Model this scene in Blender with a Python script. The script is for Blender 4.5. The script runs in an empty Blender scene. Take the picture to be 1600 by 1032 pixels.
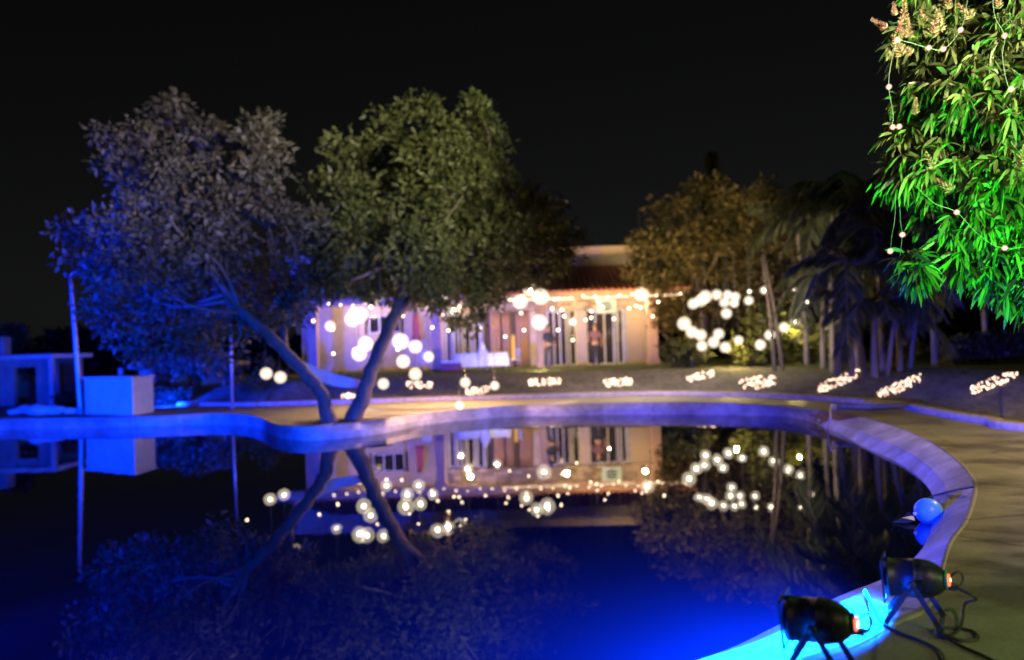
import bpy, math, random
import numpy as np
from mathutils import Vector, Matrix
from mathutils.geometry import tessellate_polygon
random.seed(7); RNG = np.random.default_rng(7)
SC = bpy.context.scene; C = SC.collection

# ------------------------------------------------------------------ camera
FPX = 1155.0; HY = 538.0; ROLL = math.radians(1.8); CAMZ = 1.745; WZ = -0.305; LZ = .695; U = 1.09
ct, st = math.cos(ROLL), math.sin(ROLL)
cd = bpy.data.cameras.new('camera'); cam = bpy.data.objects.new('camera', cd); C.objects.link(cam)
cam.matrix_world = Matrix(((ct, st, 0, 0), (0, 0, -1, 0), (-st, ct, 0, CAMZ), (0, 0, 0, 1)))
cd.sensor_width = 36; cd.lens = 36*FPX/1600; cd.shift_y = (HY-516)/1600
cd.clip_start = .05; cd.clip_end = 600
cd.dof.use_dof = True; cd.dof.focus_distance = 6.2; cd.dof.aperture_fstop = cd.lens/1000/.042
SC.camera = cam
# ------------------------------------------------------------------ night sky
w = bpy.data.worlds.new('World'); SC.world = w; w.use_nodes = True
nt = w.node_tree; nt.nodes.clear()
out = nt.nodes.new('ShaderNodeOutputWorld'); bg = nt.nodes.new('ShaderNodeBackground')
sk = nt.nodes.new('ShaderNodeTexSky'); sk.sky_type = 'NISHITA'; sk.sun_disc = False
sk.sun_elevation = math.radians(25); sk.sun_rotation = math.radians(200); sk.air_density = .6; sk.dust_density = .4
hs = nt.nodes.new('ShaderNodeHueSaturation'); hs.inputs['Saturation'].default_value = .12
nt.links.new(sk.outputs[0], hs.inputs['Color']); nt.links.new(hs.outputs[0], bg.inputs[0])
bg.inputs[1].default_value = .001
nt.links.new(bg.outputs[0], out.inputs[0])
# ------------------------------------------------------------------ lamps
def direction(o, d): o.rotation_euler = Vector(d).to_track_quat('-Z', 'Y').to_euler()
def spot(name, loc, d, W, col, ang=100, blend=.6, r=.06):
    l = bpy.data.lights.new(name, 'SPOT'); l.energy = W; l.color = col; l.spot_size = math.radians(ang); l.spot_blend = blend; l.shadow_soft_size = r
    o = bpy.data.objects.new(name, l); o.location = loc; direction(o, d); C.objects.link(o); return o
def point(name, loc, W, col, r=.08):
    l = bpy.data.lights.new(name, 'POINT'); l.energy = W; l.color = col; l.shadow_soft_size = r
    o = bpy.data.objects.new(name, l); o.location = loc; C.objects.link(o); return o
BLUE = (.001, .028, 1.0); WARM = (1, .62, .36)
FD = Vector((-.84, .52, -.07)).normalized()          # where the two blue cans point
FIX = [Vector((1.54, 3.84, .262)), Vector((2.37, 4.45, .262))]
def aim(az, el):
    a, e = math.radians(az), math.radians(el); return (math.sin(a)*math.cos(e), math.cos(a)*math.cos(e), math.sin(e))
for i, f in enumerate(FIX):
    spot('blue_can_beam', f+FD*.20, (FD.x, FD.y, -.75), 6500, (.0, .09, 1.0), 148, .5, .07)
for az, W, el, cone in ((58, 23000, -4, 40), (40, 17000, -6, 40), (24, 15000, -13, 40), (5.5, 7500, 1, 17), (5, 12000, -15, 40), (-12, 7000, -8, 40)):
    spot('blue_flood_beam', (-6.1+az*.004, 2.1, .15), aim(az, el), W, BLUE, cone, .75, .06)
for az, W, el in ((-10, 26000, -1), (12, 11000, 1), (18, 44000, 9)):
    spot('blue_flood_beam', (-14.7+az*.01, 6.0, .5), aim(az, el), W, BLUE, 42, .7, .06)
spot('green_can_spill', (4.7, 2.7, 1.0), (-1.6, 1.3, -1), 110, (.42, 1, .16), 100, .9, .07)
spot('green_can_beam', (4.6, 2.6, .2), aim(6, 47), 15000, (.03, 1, .04), 64, .7, .07)
spot('warm_mast_lamp', (5.5, -5, 6.5), (.22, 1, -.68), 4200, (1, .76, .46), 68, .9, .25)
spot('warm_tree_fill', (6.5, -2.0, 3.0), aim(-37, 12), 30000, (1, .80, .72), 24, .9, .7)  # unseen fill added to warm the left crown
spot('warm_tree_fill', (6.8, -2.0, 3.0), aim(-20.5, 11.5), 42000, (1, .92, .62), 29, .9, .7)  # added fill that brightens the olive crown
spot('warm_tree_fill', (.5, -2.2, 3.0), aim(11, 7), 26000, (1, .82, .44), 14.5, .9, .5)  # narrow fill added to reach the grove
spot('warm_tree_fill', (4.5, .5, 3.6), (.22, 1, .40), 380, (1, .62, .42), 70, .9, .2)  # extra warm fill added for the near tree
spot('warm_path_lamp', (9.4, 9.2, 4.4), (-.45, .25, -1), 1500, (1, .68, .34), 135, .9, .15)
spot('bulb_and_fill_light', (-2.07, 21.9, 2.98), (-.15, -.45, -1), 2700, (1, .53, .27), 155, .9, .03)  # added downward spot at a hanging bulb's place, warms the deck
spot('bulb_and_fill_light', (3.8, 21.8, 3.0), (0, .55, -1), 800, (1, .72, .60), 150, .9, .03)  # added warm fill over the bank, no bulb hangs here
spot('blue_flood_beam', (-11.6, 24.4, .3), (-.12, 1, .12), 2500, BLUE, 130, .9, .06)
spot('warm_garden_fill', (4.6, 19.4, .9), (.8, .62, .40), 2600, (1, .82, .42), 66, .9, .15)  # fill added to lift the palms
spot('warm_garden_fill', (4.2, 20.5, .8), (.42, .8, .75), 1800, (1, .64, .27), 75, .9, .15)  # added fill on the brown trees beyond the lawn
for x in (-6.5, -2, 2.2, 5.6): point('porch_lamp', (x, 32.0, 3.3), 175, (1, .70, .42), .1)
spot('warm_garden_fill', (1.0, 27.0, .9), (0, 1, .42), 800, (1, .74, .50), 140, .9, .15)  # added uplight for the house front and roof
spot('warm_garden_fill', (1.6, 24.5, .9), (.55, .8, .62), 5200, (1, .62, .27), 70, .9, .15)  # second added fill for the brown tree crown
point('grove_lamp', (7.6, 25.4, 1.5), 170, (1, .74, .26), .05)
point('grove_lamp', (9.9, 25.8, 1.9), 100, (1, .76, .24), .05)
sl = bpy.data.lights.new('moon', 'SUN'); sl.energy = .006; sl.angle = math.radians(.5); sl.color = (.9, .95, 1)
so = bpy.data.objects.new('moon', sl); so.rotation_euler = (math.radians(65), 0, math.radians(200)); C.objects.link(so)
# ------------------------------------------------------------------ output
SC.view_settings.view_transform = 'Standard'; SC.view_settings.look = 'None'; SC.view_settings.gamma = 1
SC.view_settings.use_curve_mapping = False; SC.view_settings.exposure = 0
SC.cycles.use_denoising = True; SC.cycles.max_bounces = 6; SC.cycles.transparent_max_bounces = 24
SC.cycles.sample_clamp_indirect = 4; SC.cycles.sample_clamp_direct = 0
SC.cycles.caustics_reflective = False; SC.cycles.caustics_refractive = False

# ------------------------------------------------------------------ photo-measured positions
def ray(px, py):
    a = (px-800)/FPX; b = (py-HY)/FPX
    return a*ct - b*st, a*st + b*ct               # X/d, drop/d
def P(px, py, d):
    x, z = ray(px, py); return Vector((x*d, d, CAMZ - z*d))
def G(px, py, z=0.0):
    x, dz = ray(px, py); d = (CAMZ-z)/dz; return Vector((x*d, d, z))

# ------------------------------------------------------------------ helpers
def tag(o, label=None, cat=None, group=None, kind=None):
    if label: o['label'] = label
    if cat: o['category'] = cat
    if group: o['group'] = group
    if kind: o['kind'] = kind
    return o
def empty(name, loc, label=None, cat=None, group=None, rz=0):
    o = bpy.data.objects.new(name, None); o.location = loc; o.rotation_euler = (0, 0, rz); o.empty_display_size = .1
    C.objects.link(o); return tag(o, label, cat, group)
class MB:
    def __init__(s): s.v = []; s.f = []; s.smooth = []
    def add(s, vs, fs, sm=False):
        n = len(s.v); s.v += [tuple(v) for v in vs]; s.f += [tuple(i+n for i in f) for f in fs]; s.smooth += [sm]*len(fs); return s
    def box(s, c, d, M=None):
        cx, cy, cz = c; x, y, z = d[0]/2, d[1]/2, d[2]/2
        vs = [Vector((cx+i*x, cy+j*y, cz+k*z)) for i in (-1, 1) for j in (-1, 1) for k in (-1, 1)]
        if M is not None: vs = [M @ v for v in vs]
        return s.add(vs, [(0, 1, 3, 2), (4, 6, 7, 5), (0, 4, 5, 1), (2, 3, 7, 6), (0, 2, 6, 4), (1, 5, 7, 3)])
    def ext(s, x0, x1, y0, y1, z0, z1): return s.box(((x0+x1)/2, (y0+y1)/2, (z0+z1)/2), (abs(x1-x0), abs(y1-y0), abs(z1-z0)))
    def tube(s, pts, rad, n=8, cap=True):
        pts = [Vector(p) for p in pts]; m = len(pts)
        if not hasattr(rad, '__len__'): rad = [rad]*m
        vs = []; prev = None
        for i, p in enumerate(pts):
            t = (pts[min(i+1, m-1)]-pts[max(i-1, 0)]).normalized()
            if prev is None: u = t.orthogonal().normalized()
            else:
                u = prev - t*prev.dot(t); u = u.normalized() if u.length > 1e-6 else t.orthogonal().normalized()
            prev = u; v = t.cross(u)
            for k in range(n):
                a = 2*math.pi*k/n; vs.append(p+(u*math.cos(a)+v*math.sin(a))*rad[i])
        fs = [(i*n+k, i*n+(k+1) % n, (i+1)*n+(k+1) % n, (i+1)*n+k) for i in range(m-1) for k in range(n)]
        if cap: fs += [tuple(reversed(range(n))), tuple((m-1)*n+k for k in range(n))]
        return s.add(vs, fs, True)
    def lathe(s, prof, n=20, M=None, cap=True):
        vs = []
        for r, z in prof:
            for k in range(n):
                a = 2*math.pi*k/n; v = Vector((r*math.cos(a), r*math.sin(a), z)); vs.append(M @ v if M is not None else v)
        m = len(prof)
        fs = [(i*n+k, i*n+(k+1) % n, (i+1)*n+(k+1) % n, (i+1)*n+k) for i in range(m-1) for k in range(n)]
        if cap: fs += [tuple(reversed(range(n))), tuple((m-1)*n+k for k in range(n))]
        return s.add(vs, fs, True)
    def sphere(s, c, r, nu=14, nv=9, sc=(1, 1, 1)):
        prof = [(max(r*math.sin(math.pi*i/nv), 1e-4), -r*math.cos(math.pi*i/nv)) for i in range(nv+1)]
        return s.lathe(prof, nu, Matrix.Translation(Vector(c)) @ Matrix.Diagonal((*sc, 1)), cap=False)
    def mesh(s, name, mat):
        me = bpy.data.meshes.new(name); me.from_pydata(s.v, [], s.f); me.materials.append(mat)
        me.polygons.foreach_set('use_smooth', s.smooth); me.update(); return me
    def build(s, name, mat, parent=None, bevel=0):
        o = bpy.data.objects.new(name, s.mesh(name, mat)); C.objects.link(o); o.parent = parent
        if bevel:
            b = o.modifiers.new('bevel', 'BEVEL'); b.width = bevel; b.segments = 2; b.limit_method = 'ANGLE'
        return o
def inst(name, mesh, parent=None, loc=(0, 0, 0), rot=(0, 0, 0), sc=1):
    o = bpy.data.objects.new(name, mesh); C.objects.link(o); o.parent = parent; o.location = loc; o.rotation_euler = rot
    o.scale = (sc,)*3 if not hasattr(sc, '__len__') else sc; return o
def spline(pts, k=6, closed=False):
    pts = [Vector(p) for p in pts]; n = len(pts); r = []
    for i in range(n if closed else n-1):
        g = (lambda j: pts[j % n]) if closed else (lambda j: pts[max(0, min(n-1, j))])
        a, b, c, d = g(i-1), g(i), g(i+1), g(i+2)
        for q in range(k):
            t = q/k; r.append(.5*((2*b)+(c-a)*t+(2*a-5*b+4*c-d)*t*t+(3*b-a-3*c+d)*t**3))
    if not closed: r.append(pts[-1])
    return r

# ------------------------------------------------------------------ materials
def mat(name, col, rough=.7, var=.0, scale=8, bump=0, bscale=None, metal=0, spec=.5, rv=0, col2=None, stretch=(1, 1, 1), dirt=0):
    m = bpy.data.materials.new(name); m.use_nodes = True; n = m.node_tree.nodes; L = m.node_tree.links
    b = n['Principled BSDF']; b.inputs['Roughness'].default_value = rough; b.inputs['Metallic'].default_value = metal
    b.inputs['Specular IOR Level'].default_value = spec; b.inputs['Base Color'].default_value = (*col, 1)
    tc = n.new('ShaderNodeNewGeometry'); mp = n.new('ShaderNodeMapping'); mp.inputs['Scale'].default_value = stretch
    L.new(tc.outputs['Position'], mp.inputs['Vector'])
    if var or col2:
        no = n.new('ShaderNodeTexNoise'); no.inputs['Scale'].default_value = scale; no.inputs['Detail'].default_value = 8; no.inputs['Roughness'].default_value = .65
        L.new(mp.outputs[0], no.inputs['Vector'])
        cr = n.new('ShaderNodeValToRGB'); cr.color_ramp.elements[0].position = .32; cr.color_ramp.elements[1].position = .68
        c2 = col2 or tuple(min(1, c*(1+var)) for c in col)
        c1 = col if col2 else tuple(c*(1-var) for c in col)
        cr.color_ramp.elements[0].color = (*c1, 1); cr.color_ramp.elements[1].color = (*c2, 1)
        L.new(no.outputs['Fac'], cr.inputs['Fac']); last = cr.outputs['Color']
        if dirt:
            n2 = n.new('ShaderNodeTexNoise'); n2.inputs['Scale'].default_value = scale*.22; n2.inputs['Detail'].default_value = 6
            L.new(mp.outputs[0], n2.inputs['Vector'])
            r2 = n.new('ShaderNodeValToRGB'); r2.color_ramp.elements[0].position = .38; r2.color_ramp.elements[1].position = .6
            r2.color_ramp.elements[0].color = (1-dirt, 1-dirt, 1-dirt, 1); r2.color_ramp.elements[1].color = (1, 1, 1, 1)
            L.new(n2.outputs['Fac'], r2.inputs['Fac'])
            mx = n.new('ShaderNodeMix'); mx.data_type = 'RGBA'; mx.blend_type = 'MULTIPLY'; mx.inputs[0].default_value = 1
            L.new(last, mx.inputs[6]); L.new(r2.outputs['Color'], mx.inputs[7]); last = mx.outputs[2]
        L.new(last, b.inputs['Base Color'])
        if rv:
            mr = n.new('ShaderNodeMapRange'); mr.inputs[1].default_value = .35; mr.inputs[2].default_value = .65
            mr.inputs[3].default_value = max(.04, rough-rv); mr.inputs[4].default_value = min(1, rough+rv)
            L.new(no.outputs['Fac'], mr.inputs[0]); L.new(mr.outputs[0], b.inputs['Roughness'])
    if bump:
        nb = n.new('ShaderNodeTexNoise'); nb.inputs['Scale'].default_value = bscale or scale*4; nb.inputs['Detail'].default_value = 8
        L.new(mp.outputs[0], nb.inputs['Vector'])
        bp = n.new('ShaderNodeBump'); bp.inputs['Strength'].default_value = bump; bp.inputs['Distance'].default_value = .02
        L.new(nb.outputs['Fac'], bp.inputs['Height']); L.new(bp.outputs[0], b.inputs['Normal'])
    m.cycles.emission_sampling = 'NONE'
    return m
def emit(name, col, s, sample='NONE', additive=False):
    m = bpy.data.materials.new(name); m.use_nodes = True; n = m.node_tree.nodes; L = m.node_tree.links; n.clear()
    o = n.new('ShaderNodeOutputMaterial'); e = n.new('ShaderNodeEmission'); e.inputs[0].default_value = (*col, 1); e.inputs[1].default_value = s
    if additive:
        t = n.new('ShaderNodeBsdfTransparent'); a = n.new('ShaderNodeAddShader')
        L.new(e.outputs[0], a.inputs[0]); L.new(t.outputs[0], a.inputs[1]); L.new(a.outputs[0], o.inputs[0])
    else: L.new(e.outputs[0], o.inputs[0])
    m.cycles.emission_sampling = sample
    return m
def leafmat(name, c1, c2, trans=.35):
    m = bpy.data.materials.new(name); m.use_nodes = True; n = m.node_tree.nodes; L = m.node_tree.links; n.clear()
    o = n.new('ShaderNodeOutputMaterial'); at = n.new('ShaderNodeAttribute'); at.attribute_name = 'rnd'
    cr = n.new('ShaderNodeValToRGB'); cr.color_ramp.elements[0].color = (*c1, 1); cr.color_ramp.elements[1].color = (*c2, 1)
    L.new(at.outputs['Fac'], cr.inputs[0])
    pb = n.new('ShaderNodeBsdfPrincipled'); pb.inputs['Roughness'].default_value = .5; pb.inputs['Specular IOR Level'].default_value = .35
    tr = n.new('ShaderNodeBsdfTranslucent'); mx = n.new('ShaderNodeMixShader'); mx.inputs[0].default_value = trans
    L.new(cr.outputs[0], pb.inputs['Base Color']); L.new(cr.outputs[0], tr.inputs[0])
    L.new(pb.outputs[0], mx.inputs[1]); L.new(tr.outputs[0], mx.inputs[2]); L.new(mx.outputs[0], o.inputs[0])
    return m
M = dict(
    plaster=mat('pool plaster', (.42, .41, .42), .6, .3, 3.5, .5, 30, dirt=.5),
    coping=mat('pool coping', (.27, .25, .24), .7, .25, 6, .4, 40, dirt=.25),
    kerb=mat('kerb stone', (.34, .31, .33), .8, .3, 9, .5, 40),
    soil=mat('soil', (.05, .035, .025), .95, .4, 20, .8),
    stain=mat('rust stain', (.12, .06, .035), .7, .4, 14, .3),
    lawn=mat('lawn turf', (.06, .09, .025), .95, .45, 3, .9, 40, col2=(.12, .14, .045)),
    bank=mat('bank turf', (.07, .07, .06), .95, .4, 5, .8, 30, col2=(.20, .19, .15), dirt=.3),
    bark=mat('bark', (.12, .095, .08), .9, .35, 12, 1, 30, stretch=(1, 1, .25)),
    palebark=mat('pale bark', (.17, .14, .11), .9, .25, 12, .8, 30, stretch=(1, 1, .25)),
    wall=mat('pale render wall', (.48, .40, .31), .85, .12, 5, .3, 50, dirt=.15),
    stone=mat('stone cladding', (.34, .27, .20), .9, .2, 18, .5, 40),
    stone2=mat('stone cladding dark', (.25, .20, .16), .9, .2, 18, .5, 40),
    column=mat('column paint', (.50, .34, .27), .75, .08, 6, .2),
    white=mat('white paint', (.72, .72, .74), .55, .08, 10),
    tile=mat('terracotta tile', (.32, .13, .085), .8, .3, 14, .3),
    fascia=mat('fascia paint', (.52, .36, .28), .7, .12, 6),
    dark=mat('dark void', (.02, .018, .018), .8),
    floor=mat('porch floor', (.28, .22, .18), .5, .15, 6),
    curtain=mat('tan curtain', (.48, .30, .16), .9, .1, 10),
    blockw=mat('white masonry', (.62, .60, .60), .8, .1, 5, .3, 40, dirt=.12),
    slab=mat('grey masonry', (.30, .30, .31), .85, .2, 5, .3, 40, dirt=.2),
    metal=mat('galvanised metal', (.45, .43, .45), .45, .1, 12, metal=.6),
    black=mat('black enamel', (.016, .016, .018), .38, .2, 30, .1, 200, spec=.4),
    blackmatte=mat('black strap', (.03, .03, .034), .45, .1, 30),
    rubber=mat('rubber cable', (.02, .022, .02), .5),
    green=mat('green plastic', (.05, .30, .06), .5),
    ball=mat('blue ball plastic', (.10, .38, .85), .35, .04, 6),
    film=mat('crumpled dark film', (.03, .035, .05), .3, .3, 10),
    pipe=mat('grey pipe', (.12, .12, .15), .5, .2, 8), wpipe=mat('white pipe', (.62, .60, .58), .4),
    cloth=mat('pale cloth', (.55, .55, .60), .9, .08, 12), tcloth=mat('white cloth', (.70, .74, .80), .9, .05, 12),
    pink=mat('rose cloth', (.45, .12, .13), .9, .1, 12), cooler=mat('maroon box', (.20, .06, .07), .6, .1, 9),
    sign=mat('light blue panel', (.48, .66, .72), .5), ink=mat('dark emblem', (.03, .035, .05), .6),
    skin=mat('skin', (.32, .19, .13), .55, .06, 20), hair=mat('hair', (.015, .012, .01), .6),
    shirt=mat('mauve shirt', (.13, .065, .11), .9, .1, 20), navy=mat('navy cloth', (.03, .03, .055), .9, .1, 20), shoe=mat('shoe', (.02, .02, .02), .4),
    wire=mat('wire', (.05, .05, .05), .6), greenwire=mat('pale wire', (.07, .08, .075), .5),
    leaf1=leafmat('leaf grey green', (.055, .06, .045), (.16, .15, .11)),
    leaf2=leafmat('leaf mid green', (.05, .065, .025), (.13, .14, .05)),
    leaf3=leafmat('leaf brown green', (.06, .055, .022), (.14, .115, .045)),
    leafd=leafmat('leaf dark', (.02, .026, .016), (.05, .055, .03)),
    leafy=leafmat('leaf yellow green', (.06, .075, .02), (.14, .14, .04)),
    mango=leafmat('long leaf', (.03, .06, .015), (.13, .15, .045), .45),
    frond=leafmat('frond', (.03, .042, .025), (.075, .085, .045)),
    blossom=leafmat('blossom', (.17, .06, .055), (.27, .12, .10), .3),
    grass=leafmat('grass blade', (.05, .08, .02), (.14, .16, .05)),
    shell=emit('globe glow', (1, .84, .62), .55, 'NONE', True), core=emit('bulb core', (1, .80, .55), 15, 'NONE'),
    tinycore=emit('tiny bulb core', (1, .74, .48), 9, 'NONE'), pink_core=emit('warm bulb core', (1, .66, .48), 4, 'NONE'),
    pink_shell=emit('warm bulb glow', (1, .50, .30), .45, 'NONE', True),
    led=emit('red indicator', (1, .16, .07), 2.2, 'NONE'), ledc=emit('indicator centre', (1, .75, .45), 4, 'NONE'), lens=emit('blue lens', (.02, .2, 1), 3, 'NONE'),
    tube=emit('eave strip light', (1, .66, .40), 2.6, 'AUTO'), amber=emit('amber lamp', (1, .5, .15), 1.3, 'NONE'),
)
def glassmat():
    m = mat('window glass', (.03, .03, .035), .08, spec=.8); m.node_tree.nodes['Principled BSDF'].inputs['Alpha'].default_value = .45; return m
M['glass'] = glassmat()
def deckmat():
    m = bpy.data.materials.new('concrete deck'); m.use_nodes = True; n = m.node_tree.nodes; L = m.node_tree.links; b = n['Principled BSDF']
    g = n.new('ShaderNodeNewGeometry')
    def noise(s, d=8, st=(1, 1, 1)):
        mp = n.new('ShaderNodeMapping'); mp.inputs['Scale'].default_value = st; L.new(g.outputs['Position'], mp.inputs[0])
        x = n.new('ShaderNodeTexNoise'); x.inputs['Scale'].default_value = s; x.inputs['Detail'].default_value = d; x.inputs['Roughness'].default_value = .62; L.new(mp.outputs[0], x.inputs[0]); return x
    def ramp(src, p0, p1, c0, c1):
        r = n.new('ShaderNodeValToRGB'); r.color_ramp.elements[0].position = p0; r.color_ramp.elements[1].position = p1
        r.color_ramp.elements[0].color = (*c0, 1); r.color_ramp.elements[1].color = (*c1, 1); L.new(src, r.inputs[0]); return r
    a = noise(1.5, 10, (1, 1.2, 1)); c = ramp(a.outputs[0], .36, .64, (.185, .19, .15), (.26, .265, .21))
    f = noise(38, 6); fc = ramp(f.outputs[0], .3, .7, (.72, .72, .72), (1.1, 1.1, 1.1))
    mx = n.new('ShaderNodeMix'); mx.data_type = 'RGBA'; mx.blend_type = 'MULTIPLY'; mx.inputs[0].default_value = 1
    L.new(c.outputs[0], mx.inputs[6]); L.new(fc.outputs[0], mx.inputs[7])
    wet = noise(.5, 5, (.8, 1.3, 1)); wr = ramp(wet.outputs[0], .5, .62, (1, 1, 1), (.55, .52, .5))
    m2 = n.new('ShaderNodeMix'); m2.data_type = 'RGBA'; m2.blend_type = 'MULTIPLY'; m2.inputs[0].default_value = 1
    L.new(mx.outputs[2], m2.inputs[6]); L.new(wr.outputs[0], m2.inputs[7])
    # hairline cracks
    mp = n.new('ShaderNodeMapping'); mp.inputs['Rotation'].default_value = (0, 0, .5); L.new(g.outputs['Position'], mp.inputs[0])
    v = n.new('ShaderNodeTexVoronoi'); v.feature = 'DISTANCE_TO_EDGE'; v.inputs['Scale'].default_value = .42; v.inputs['Randomness'].default_value = .85
    wv = noise(3, 4); ad = n.new('ShaderNodeMix'); ad.data_type = 'VECTOR'; ad.inputs[0].default_value = .06; L.new(mp.outputs[0], ad.inputs[4]); L.new(wv.outputs['Color'], ad.inputs[5]); L.new(ad.outputs[1], v.inputs[0])
    cr = ramp(v.outputs[0], .002, .006, (.4, .4, .4), (1, 1, 1))
    m3 = n.new('ShaderNodeMix'); m3.data_type = 'RGBA'; m3.blend_type = 'MULTIPLY'; m3.inputs[0].default_value = 1
    L.new(m2.outputs[2], m3.inputs[6]); L.new(cr.outputs[0], m3.inputs[7]); L.new(m3.outputs[2], b.inputs['Base Color'])
    rr = ramp(wet.outputs[0], .52, .62, (.62, .62, .62), (.28, .28, .28)); L.new(rr.outputs[0], b.inputs['Roughness'])
    bp = n.new('ShaderNodeBump'); bp.inputs['Strength'].default_value = .35; bp.inputs['Distance'].default_value = .01; L.new(f.outputs[0], bp.inputs['Height']); L.new(bp.outputs[0], b.inputs['Normal'])
    return m
M['deck'] = deckmat()
def watermat():
    m = bpy.data.materials.new('pool water'); m.use_nodes = True; n = m.node_tree.nodes; L = m.node_tree.links; b = n['Principled BSDF']
    b.inputs['Base Color'].default_value = (.002, .004, .013, 1); b.inputs['Roughness'].default_value = .012; b.inputs['IOR'].default_value = 1.7
    g = n.new('ShaderNodeNewGeometry'); mp = n.new('ShaderNodeMapping'); mp.inputs['Scale'].default_value = (1, .35, 1); L.new(g.outputs['Position'], mp.inputs[0])
    x = n.new('ShaderNodeTexNoise'); x.inputs['Scale'].default_value = 2.2; x.inputs['Detail'].default_value = 3; L.new(mp.outputs[0], x.inputs[0])
    bp = n.new('ShaderNodeBump'); bp.inputs['Strength'].default_value = .5; bp.inputs['Distance'].default_value = .0028; L.new(x.outputs[0], bp.inputs['Height']); L.new(bp.outputs[0], b.inputs['Normal'])
    return m
M['water'] = watermat()

# ------------------------------------------------------------------ pool
PAIRS = [((-300, 668), (-300, 705)), ((-100, 660), (-100, 694)), ((0, 655), (0, 690)), ((200, 652), (200, 684)), ((320, 647), (320, 681)),
 ((380, 648), (378, 682)), ((408, 654), (405, 686)), ((430, 663), (427, 700)), ((465, 667), (455, 709)), ((511, 665), (500, 711)), ((590, 657), (590, 702)),
 ((660, 646), (670, 683)), ((735, 639), (735, 674)), ((800, 634), (800, 669)), ((870, 632), (870, 668)), ((1000, 630), (1000, 666)), ((1100, 630), (1100, 667)),
 ((1180, 632), (1190, 668)), ((1245, 637), (1245, 670)), ((1325, 648), (1305, 680)), ((1384, 662), (1360, 697)), ((1447, 687), (1405, 719)), ((1489, 715), (1440, 742)),
 ((1515, 742), (1457, 766)), ((1522, 764), (1455, 790)), ((1509, 810), (1445, 830)), ((1482, 850), (1432, 873)), ((1455, 938), (1385, 902)), ((1393, 973), (1315, 930)),
 ((1338, 1002), (1220, 975)), ((1258, 1032), (1110, 1025))]
PAIRS = [(a, ((a[0]+b[0])/2, (a[1]+b[1])/2)) if i < 19 else (a, b) for i, (a, b) in enumerate(PAIRS)]
for i, q_ in zip(range(19, 27), ((1300, 673), (1352, 700), (1395, 719), (1428, 740), (1450, 762), (1459, 787), (1453, 833), (1430, 870))): PAIRS[i] = (PAIRS[i][0], q_)
top = [G(*a) for a, b in PAIRS]; wat = [G(*b, WZ) for a, b in PAIRS]
top += [Vector(p)*U for p in ((.5, 3.15, 0), (-1.5, 2.4, 0), (-4, 1.5, 0), (-10, 1.3, 0), (-18, 5, 0), (-20.5, 13, 0))]
wat += [Vector(p)*U for p in ((.3, 4.0, 0), (-1.5, 3.1, 0), (-4, 2.2, 0), (-9.5, 2.0, 0), (-17, 5.6, 0), (-19.9, 13, 0))]
TOP = spline(top, 6, True); WAT = spline(wat, 6, True); NP = len(TOP)
for p in TOP: p.z = 0
for p in WAT: p.z = WZ
def loft(rows):
    mb = MB(); n = len(rows[0]); vs = [v for r in rows for v in r]
    mb.add(vs, [(i*n+k, (i+1)*n+k, (i+1)*n+(k+1) % n, i*n+(k+1) % n) for i in range(len(rows)-1) for k in range(n)], True); return mb
def outward(d, z):
    r = []
    for a, b in zip(TOP, WAT):
        o = Vector((a.x-b.x, a.y-b.y, 0)); o.normalize(); v = a+o*d; v.z = z; r.append(v)
    return r
def mid(t, z): return [Vector((a.x*(1-t)+b.x*t, a.y*(1-t)+b.y*t, z)) for a, b in zip(TOP, WAT)]
wallm = loft([mid(.02, .0), mid(.3, -.06), mid(.58, -.135), mid(.6, -.142), mid(.66, -.145), mid(.68, -.165), mid(1, WZ), mid(1.25, -.5), mid(1.3, -2.0)])
tag(wallm.build('pool_wall', M['plaster']), kind='structure')
lip = loft([outward(.06, -.02), outward(.055, .006), mid(0, .008), mid(.03, .0)])
tag(lip.build('pool_coping', M['deck']), kind='structure')
def filled(name, loops, m, z=None):
    mb = MB(); flat = [v for l in loops for v in l]
    tris = tessellate_polygon([[Vector((v.x, v.y, 0)) for v in l] for l in loops])
    fs = []
    for t in tris:
        a, b, c = (flat[i] for i in t)
        fs.append(tuple(t) if (b-a).cross(c-a).z > 0 else tuple(reversed(t)))
    mb.add(flat, fs); return tag(mb.build(name, m), kind='structure')
filled('pool_water', [mid(.9, WZ)], M['water'])
outer = [Vector(p) for p in ((-70, -30, 0), (60, -30, 0), (60, 45, 0), (-70, 45, 0))]
filled('pool_deck', [outer, outward(.05, 0)], M['deck'])
# kerb and bank
KP = [G(*p) for p in ((400, 634), (470, 632), (555, 630), (680, 626), (800, 623), (1000, 618), (1140, 619), (1245, 623), (1320, 628), (1400, 635), (1440, 642), (1500, 654), (1560, 664), (1600, 672))]
KP = [Vector((-11.4, 25.3, 0)), Vector((-10, 24.8, 0))] + KP + [Vector((10.5, 9.8, 0)), Vector((12, 5.4, 0)), Vector((13, 0, 0)), Vector((13.6, -8, 0))]
TP = [Vector((-12, 27.3, .3)), Vector((-10.6, 26.8, .55))] + [G(*p, LZ) for p in ((450, 597), (520, 593), (600, 590), (700, 586), (800, 583), (1000, 578), (1180, 574), (1260, 575), (1330, 577), (1400, 579), (1450, 581), (1500, 583), (1560, 585), (1600, 586))] + [Vector((14, 13, LZ)), Vector((15.6, 7, LZ)), Vector((16.5, 0, LZ)), Vector((17, -8, LZ))]
K = spline(KP, 6); T = spline(TP, 6); n = len(K)
kb = MB()
for i in range(n-1):
    pass
nrm = []
for i in range(n):
    t = (K[min(i+1, n-1)]-K[max(i-1, 0)]); t.z = 0; t.normalize(); nrm.append(Vector((t.y, -t.x, 0)))
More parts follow.
